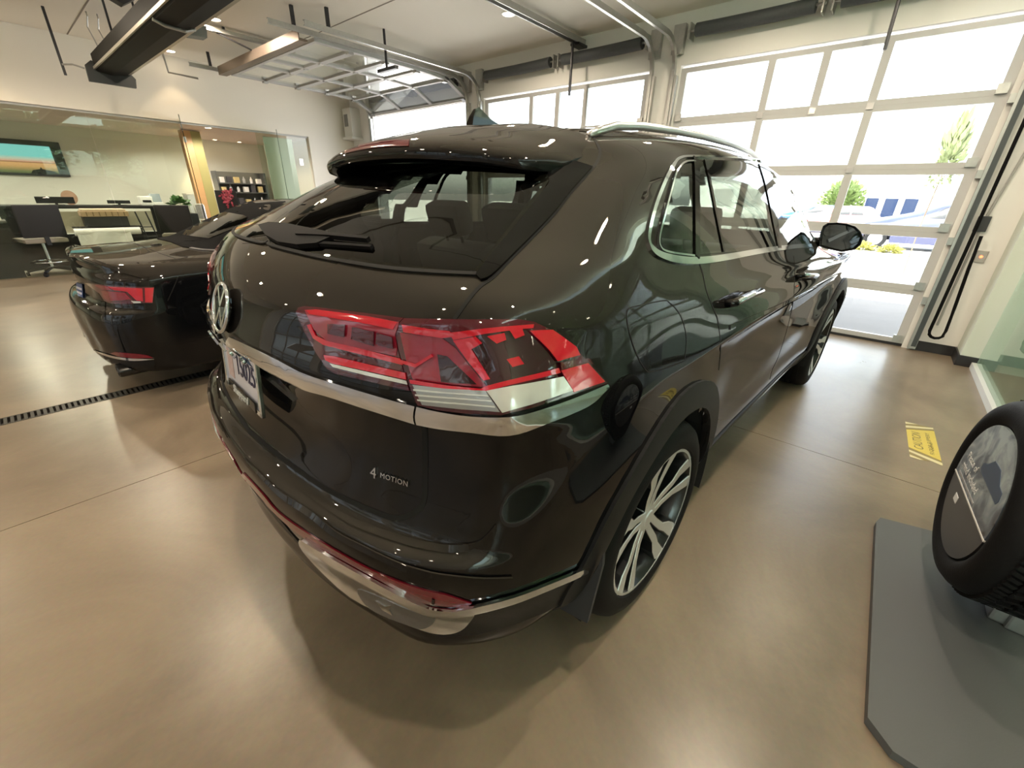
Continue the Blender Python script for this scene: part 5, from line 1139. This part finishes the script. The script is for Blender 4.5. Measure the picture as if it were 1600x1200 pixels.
t = empty('display_shelf', (3.65, 13.2, 0), 0, 'dark grey display shelving along the far wall of the showroom', 'shelf')
SHG = mat('shelf_grey', (.09, .10, .10), .5)
MB().box(-.62, .62, .2, .24, 0, 1.86).build('back_panel', SHG, t)
for z in (.4, 1.0, 1.32, 1.55): MB().box(-.60, .60, -.16, .199, z, z+.025).build('shelf_board', SHG, t)
for x in (-.64, .605): MB().box(x, x+.03, -.16, .199, 0, 1.86).build('side_panel', SHG, t)
R = random.Random(3); kinds = [((.75, .74, .72), 'white carton'), ((.06, .06, .07), 'black carton'), ((.55, .45, .22), 'gold bag'), ((.35, .36, .38), 'grey bottle'), ((.70, .70, .72), 'white bottle')]
for zi, z in enumerate((1.576, 1.346, 1.026)):
    place = ('top', 'middle', 'lower')[zi]
    for k in range(6):
        col, nm = kinds[(k+2*zi) % 5]; x = 3.65-.50+.19*k; hh_ = R.uniform(.12, .2)
        if 'bottle' in nm: o = MB().lathe([(0,0),(.035,0),(.037,.10),(.015,.14),(.015,hh_),(0,hh_)], 14, Matrix.Translation((x, 13.15, z+.0005))).build('bottle', mat('goods_'+nm.replace(' ', '_'), col, .4), smooth=True, angle=40); cat = 'bottle'
        else: o = MB().rbox(x-.06, x+.06, 13.08, 13.2, z+.0005, z+hh_, .008).build('goods_box', mat('goods_'+nm.replace(' ', '_'), col, .5)); cat = 'box'
        tag(o, '%s on the %s board of the far display shelving, number %s from the left' % (nm, place, ('one', 'two', 'three', 'four', 'five', 'six')[k]), cat, 'goods on the display shelving')
t = empty('dark_display_board', (2.95, 12.4, 0), 0, 'black display board with dark red flowers before the far shelving', 'display')
MB().rbox(-.25, .25, -.02, .02, .55, 1.38, .01).build('board', BLK, t); MB().box(-.2, .2, -.1, .1, 0, .02).build('foot', BLK, t); MB().box(-.02, .02, -.02, .02, .02, .55).build('post', BLK, t)
q = MB(); R = random.Random(9)
for k in range(60):
    c = Vector((R.gauss(.0, .07), -.05+R.gauss(0, .01), 1.22+R.gauss(0, .1))); d_ = Vector((R.uniform(-1, 1), -.3, R.uniform(-1, 1))).normalized()*.05; e2 = Vector((-d_.z, 0, d_.x))*.6
    q.add([c-d_, c+e2, c+d_, c-e2], [(0, 1, 2, 3)])
q.build('flowers', mat('petal_red', (.25, .03, .05), .6), t)['kind'] = 'stuff'
t = empty('counter_far', (2.55, 13.1, 0), 0, 'pale counter under the lights left of the display shelving', 'counter')
MB().box(-.35, .38, -.2, .2, 0, 1.25).build('cabinet', mat('counter_pale', (.62, .66, .66), .5), t); MB().box(-.36, .39, -.21, .21, 1.252, 1.28).build('worktop', WHITEP, t)
tag(MB().rbox(2.42, 2.62, 12.2, 12.4, .0, .95, .05).build('red_bin', mat('bin_red', (.42, .03, .04), .4)), 'small red bin at the foot of the black display board', 'bin')
# ------------------------------------------------------------------ outside
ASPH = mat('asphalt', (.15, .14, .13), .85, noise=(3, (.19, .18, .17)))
stru(MB().box(5.17, 8.05, -80, 90, -.08, -.012).build('ground_shade_strip', ASPH)); stru(MB().box(8.055, 160, -80, 90, -.08, -.012).build('ground_sunlit', mat('sunlit_ground_pale', (.46, .45, .42), .85, noise=(2, (.40, .39, .37))))); stru(MB().box(-90, XB-.32, -80, 90, -.08, -.012).build('ground_rear', ASPH))  # ground turns paler past the shadow edge: sunlight put into its colour
stru(MB().box(XB-.3, 5.15, -60, -6.85, -.08, -.012).build('ground_side', mat('lawn', (.10, .19, .04), .9, noise=(8, (.16, .24, .06)))))
CROWS = [
 rw([(.15,0,.28),(.16,.3,.28),(.2,.5,.28),(.26,.68,.28),(.40,.80,.28),(.6,.84,.28)], [.84]*6, .22, [(4.3,.7,.26),(4.4,.4,.26),(4.45,0,.26)]),
 rw([(.02,0,.55),(.03,.3,.55),(.06,.6,.55),(.15,.8,.55),(.33,.89,.55),(.6,.91,.55)], [.91]*6, .55, [(4.35,.72,.5),(4.5,.4,.5),(4.55,0,.5)]),
 rw([(.04,0,.80),(.05,.3,.80),(.08,.6,.80),(.16,.8,.80),(.34,.88,.80),(.6,.90,.80)], [.905]*6, .78, [(4.2,.7,.72),(4.35,.4,.73),(4.4,0,.74)]),
 [(.10,0,1.0),(.11,.3,1.0),(.14,.55,1.0),(.22,.72,1.0),(.38,.80,1.0),(.6,.83,1.0),(1.15,.85,.98),(1.6,.86,.97),(2.2,.86,.95),(2.8,.84,.93),(3.2,.80,.92),(3.5,.70,.92),(3.6,.6,.92),(3.7,.35,.93),(3.72,0,.94)],
 [(.35,0,1.3),(.36,.25,1.3),(.38,.45,1.3),(.43,.58,1.3),(.55,.66,1.3),(.75,.70,1.3),(1.15,.72,1.3),(1.6,.73,1.3),(2.0,.72,1.28),(2.3,.70,1.22),(2.5,.64,1.18),(2.6,.56,1.18),(2.7,.45,1.18),(2.75,.25,1.18),(2.76,0,1.18)],
 [(.65,0,1.48),(.66,.2,1.48),(.68,.35,1.48),(.72,.45,1.48),(.8,.52,1.48),(.95,.55,1.48),(1.2,.57,1.49),(1.5,.57,1.49),(1.75,.56,1.48),(1.9,.53,1.46),(2.0,.48,1.45),(2.05,.4,1.45),(2.1,.3,1.45),(2.12,.17,1.45),(2.13,0,1.45)],
 [(.9,0,1.5),(.91,0,1.5),(.93,0,1.5),(.96,0,1.505),(1.0,0,1.507),(1.05,0,1.51),(1.2,0,1.512),(1.4,0,1.512),(1.55,0,1.51),(1.6,0,1.508),(1.65,0,1.505),(1.7,0,1.503),(1.75,0,1.5),(1.78,0,1.5),(1.8,0,1.5)],
]
CB_ = Body(CROWS, 4, 4); car_me = CB_.mesh('body_shell', lambda c: not (c.z < .72 and any((c.x-x)**2+(c.z-.32)**2 < .37**2 and abs(c.y) > .5 for x in (.95, 3.55))))
WIN = mat('far_car_glass', (.02, .022, .025), .35, spec=.15)
def far_car(x, y, rz, col, s_, label):
    root = empty('parked_car', (x, y, -.012), rz, label, 'car'); root.scale = (s_, s_, s_)
    me = car_me.copy(); o = link('body_shell', me, root, mat('far_paint_%d' % int(col[0]*100+col[2]*1000), col, .25, 0, .8), smooth=True)
    k = Skin(CB_, root, (0, 0, 0), 0)
    for poly in ([(.78,1.05),(1.35,1.04),(1.35,1.40),(1.0,1.38)], [(1.42,1.04),(2.45,1.02),(2.05,1.36),(1.42,1.40)]): k.patch('side_window', poly, .004, WIN, root, 'side', .004, mirror=True)
    k.patch('rear_window', [(-.5,1.07),(.5,1.07),(.40,1.38),(-.40,1.38)], .004, WIN, root, 'rear', .004)
    for sg in (-1, 1): k.patch('tail_lamp', [(sg*.45,.80),(sg*.74,.80),(sg*.74,.92),(sg*.5,.92)], .006, LENS_RED, root, 'rear', .01)
    for wx in (.95, 3.55):
        for sg in (-1, 1):
            w_ = MB().lathe([(.20,-.01),(.23,.0),(.31,-.005),(.325,-.03),(.325,-.19),(.23,-.2),(.2,-.19)], 24, Matrix.Translation((wx, sg*.88, .325)) @ Matrix.Rotation(math.pi/2 if sg < 0 else -math.pi/2, 4, 'X'), True).build('tyre', TYRE, root, smooth=True, angle=40)
            MB().lathe([(0,-.03),(.2,-.02),(.2,-.1),(0,-.1)], 20, Matrix.Translation((wx, sg*.88, .325)) @ Matrix.Rotation(math.pi/2 if sg < 0 else -math.pi/2, 4, 'X')).build('wheel_rim', RIMFACE, w_)
far_car(21.2, -4.6, math.radians(93), (.015, .02, .07), 1.08, 'dark blue car parked outside behind the yellow bushes')
far_car(27.0, -6.5, math.radians(85), (.62, .62, .64), 1.05, 'white car parked outside behind the dark blue car')
far_car(29.5, -.6, math.radians(88), (.50, .08, .08), .95, 'red car parked outside left of the white car')
far_car(33.0, 1.0, math.radians(90), (.03, .16, .50), .95, 'bright blue car parked far outside left of the door mirror')
YL_ = mat('bush_yellow', (.34, .33, .10), .6)
leafy('bush', 18.5, -1.35, .0, .28, 300, 'round yellow green bush outside before the dark blue car', 'bush', .16, YL_, False)
leafy('bush', 18.9, -.62, .0, .28, 300, 'yellow green bush outside just right of the door mirror', 'bush', .16, YL_, False)
def tree(x, y, h, r, label, n=1500, col=(.12, .17, .05), leaf=.30, zs=1.2):
    t = leafy('tree', x, y, h, r, n, label, 'tree', leaf, mat('tree_leaf_%d' % int(col[0]*100), col, .6), False, zs)
    k_ = min(1, r/1.5); MB().tube([(0, 0, -h-.01), (.05, .03, -h*.5), (0, 0, .2)], .12, 8, rad=[.14*k_, .11*k_, .07*k_]).build('trunk', mat('bark', (.16, .12, .08), .9), t)
    return t
tree(12.5, -1.74, 2.15, .22, 'slim young tree outside behind the right edge of the glazed door', 420, (.17, .20, .09), .10, 4.2)
tree(44, 2.6, 1.1, 1.7, 'broad green tree far outside behind the bright blue car', 1800)
tree(60, -9, 1.2, 2.0, 'low green tree far outside before the white building', 1500)
for k, (x, y, h) in enumerate(((-8.5, -13.0, 2.6), (-4.0, -12.0, 2.4), (.5, -13.5, 2.8), (5.0, -12.2, 2.5), (9.5, -13.4, 2.6))):
    tree(x, y, h, 2.1, 'leafy tree outside the side windows, tree %s from the doors' % ('five', 'four', 'three', 'two', 'one')[k], 1300, (.17, .24, .03), .34)['group'] = 'trees outside the side windows'
for k, (x, y) in enumerate(((-17, -1), (-19, 3.5), (-17.5, 8))):
    tree(x, y, 2.6, 2.2, 'leafy tree outside the rear doors, %s of the three' % ('rightmost', 'middle', 'leftmost')[k], 1100, (.15, .22, .04), .36)['group'] = 'trees outside the rear doors'
t = empty('far_building', (70, -2, 0), 0, 'long white building far outside with a dark eaves line', 'building')
MB().box(0, 8, -14, 26, -.01, 4.6).build('wall', mat('building_white', (.72, .72, .70), .8), t); MB().box(-.4, 8.4, -14.4, 26.4, 4.602, 5.2).build('roof', mat('roof_grey', (.40, .42, .45), .7), t)
for k in range(9): MB().box(-.06, -.005, -12+4*k, -9.4+4*k, 1.0, 3.2).build('window', mat('far_window', (.40, .40, .39), .6, spec=.2), t)
for k, y in enumerate((1.45, .55, -.35)):
    t = empty('banner_stand', (34, y-1.2, -.012), 0, ('navy banner stand outside, leftmost of the three', 'navy banner stand outside, middle of the three', 'navy banner stand outside, rightmost of the three')[k], 'banner')
    MB().box(-.02, .02, -.3, .3, .3, 1.9).build('banner', mat('banner_navy', (.012, .02, .045), .6, spec=.1), t); MB().tube([(0, .32, 0), (0, .32, 2.1)], .02, 6).build('pole', GALV, t)
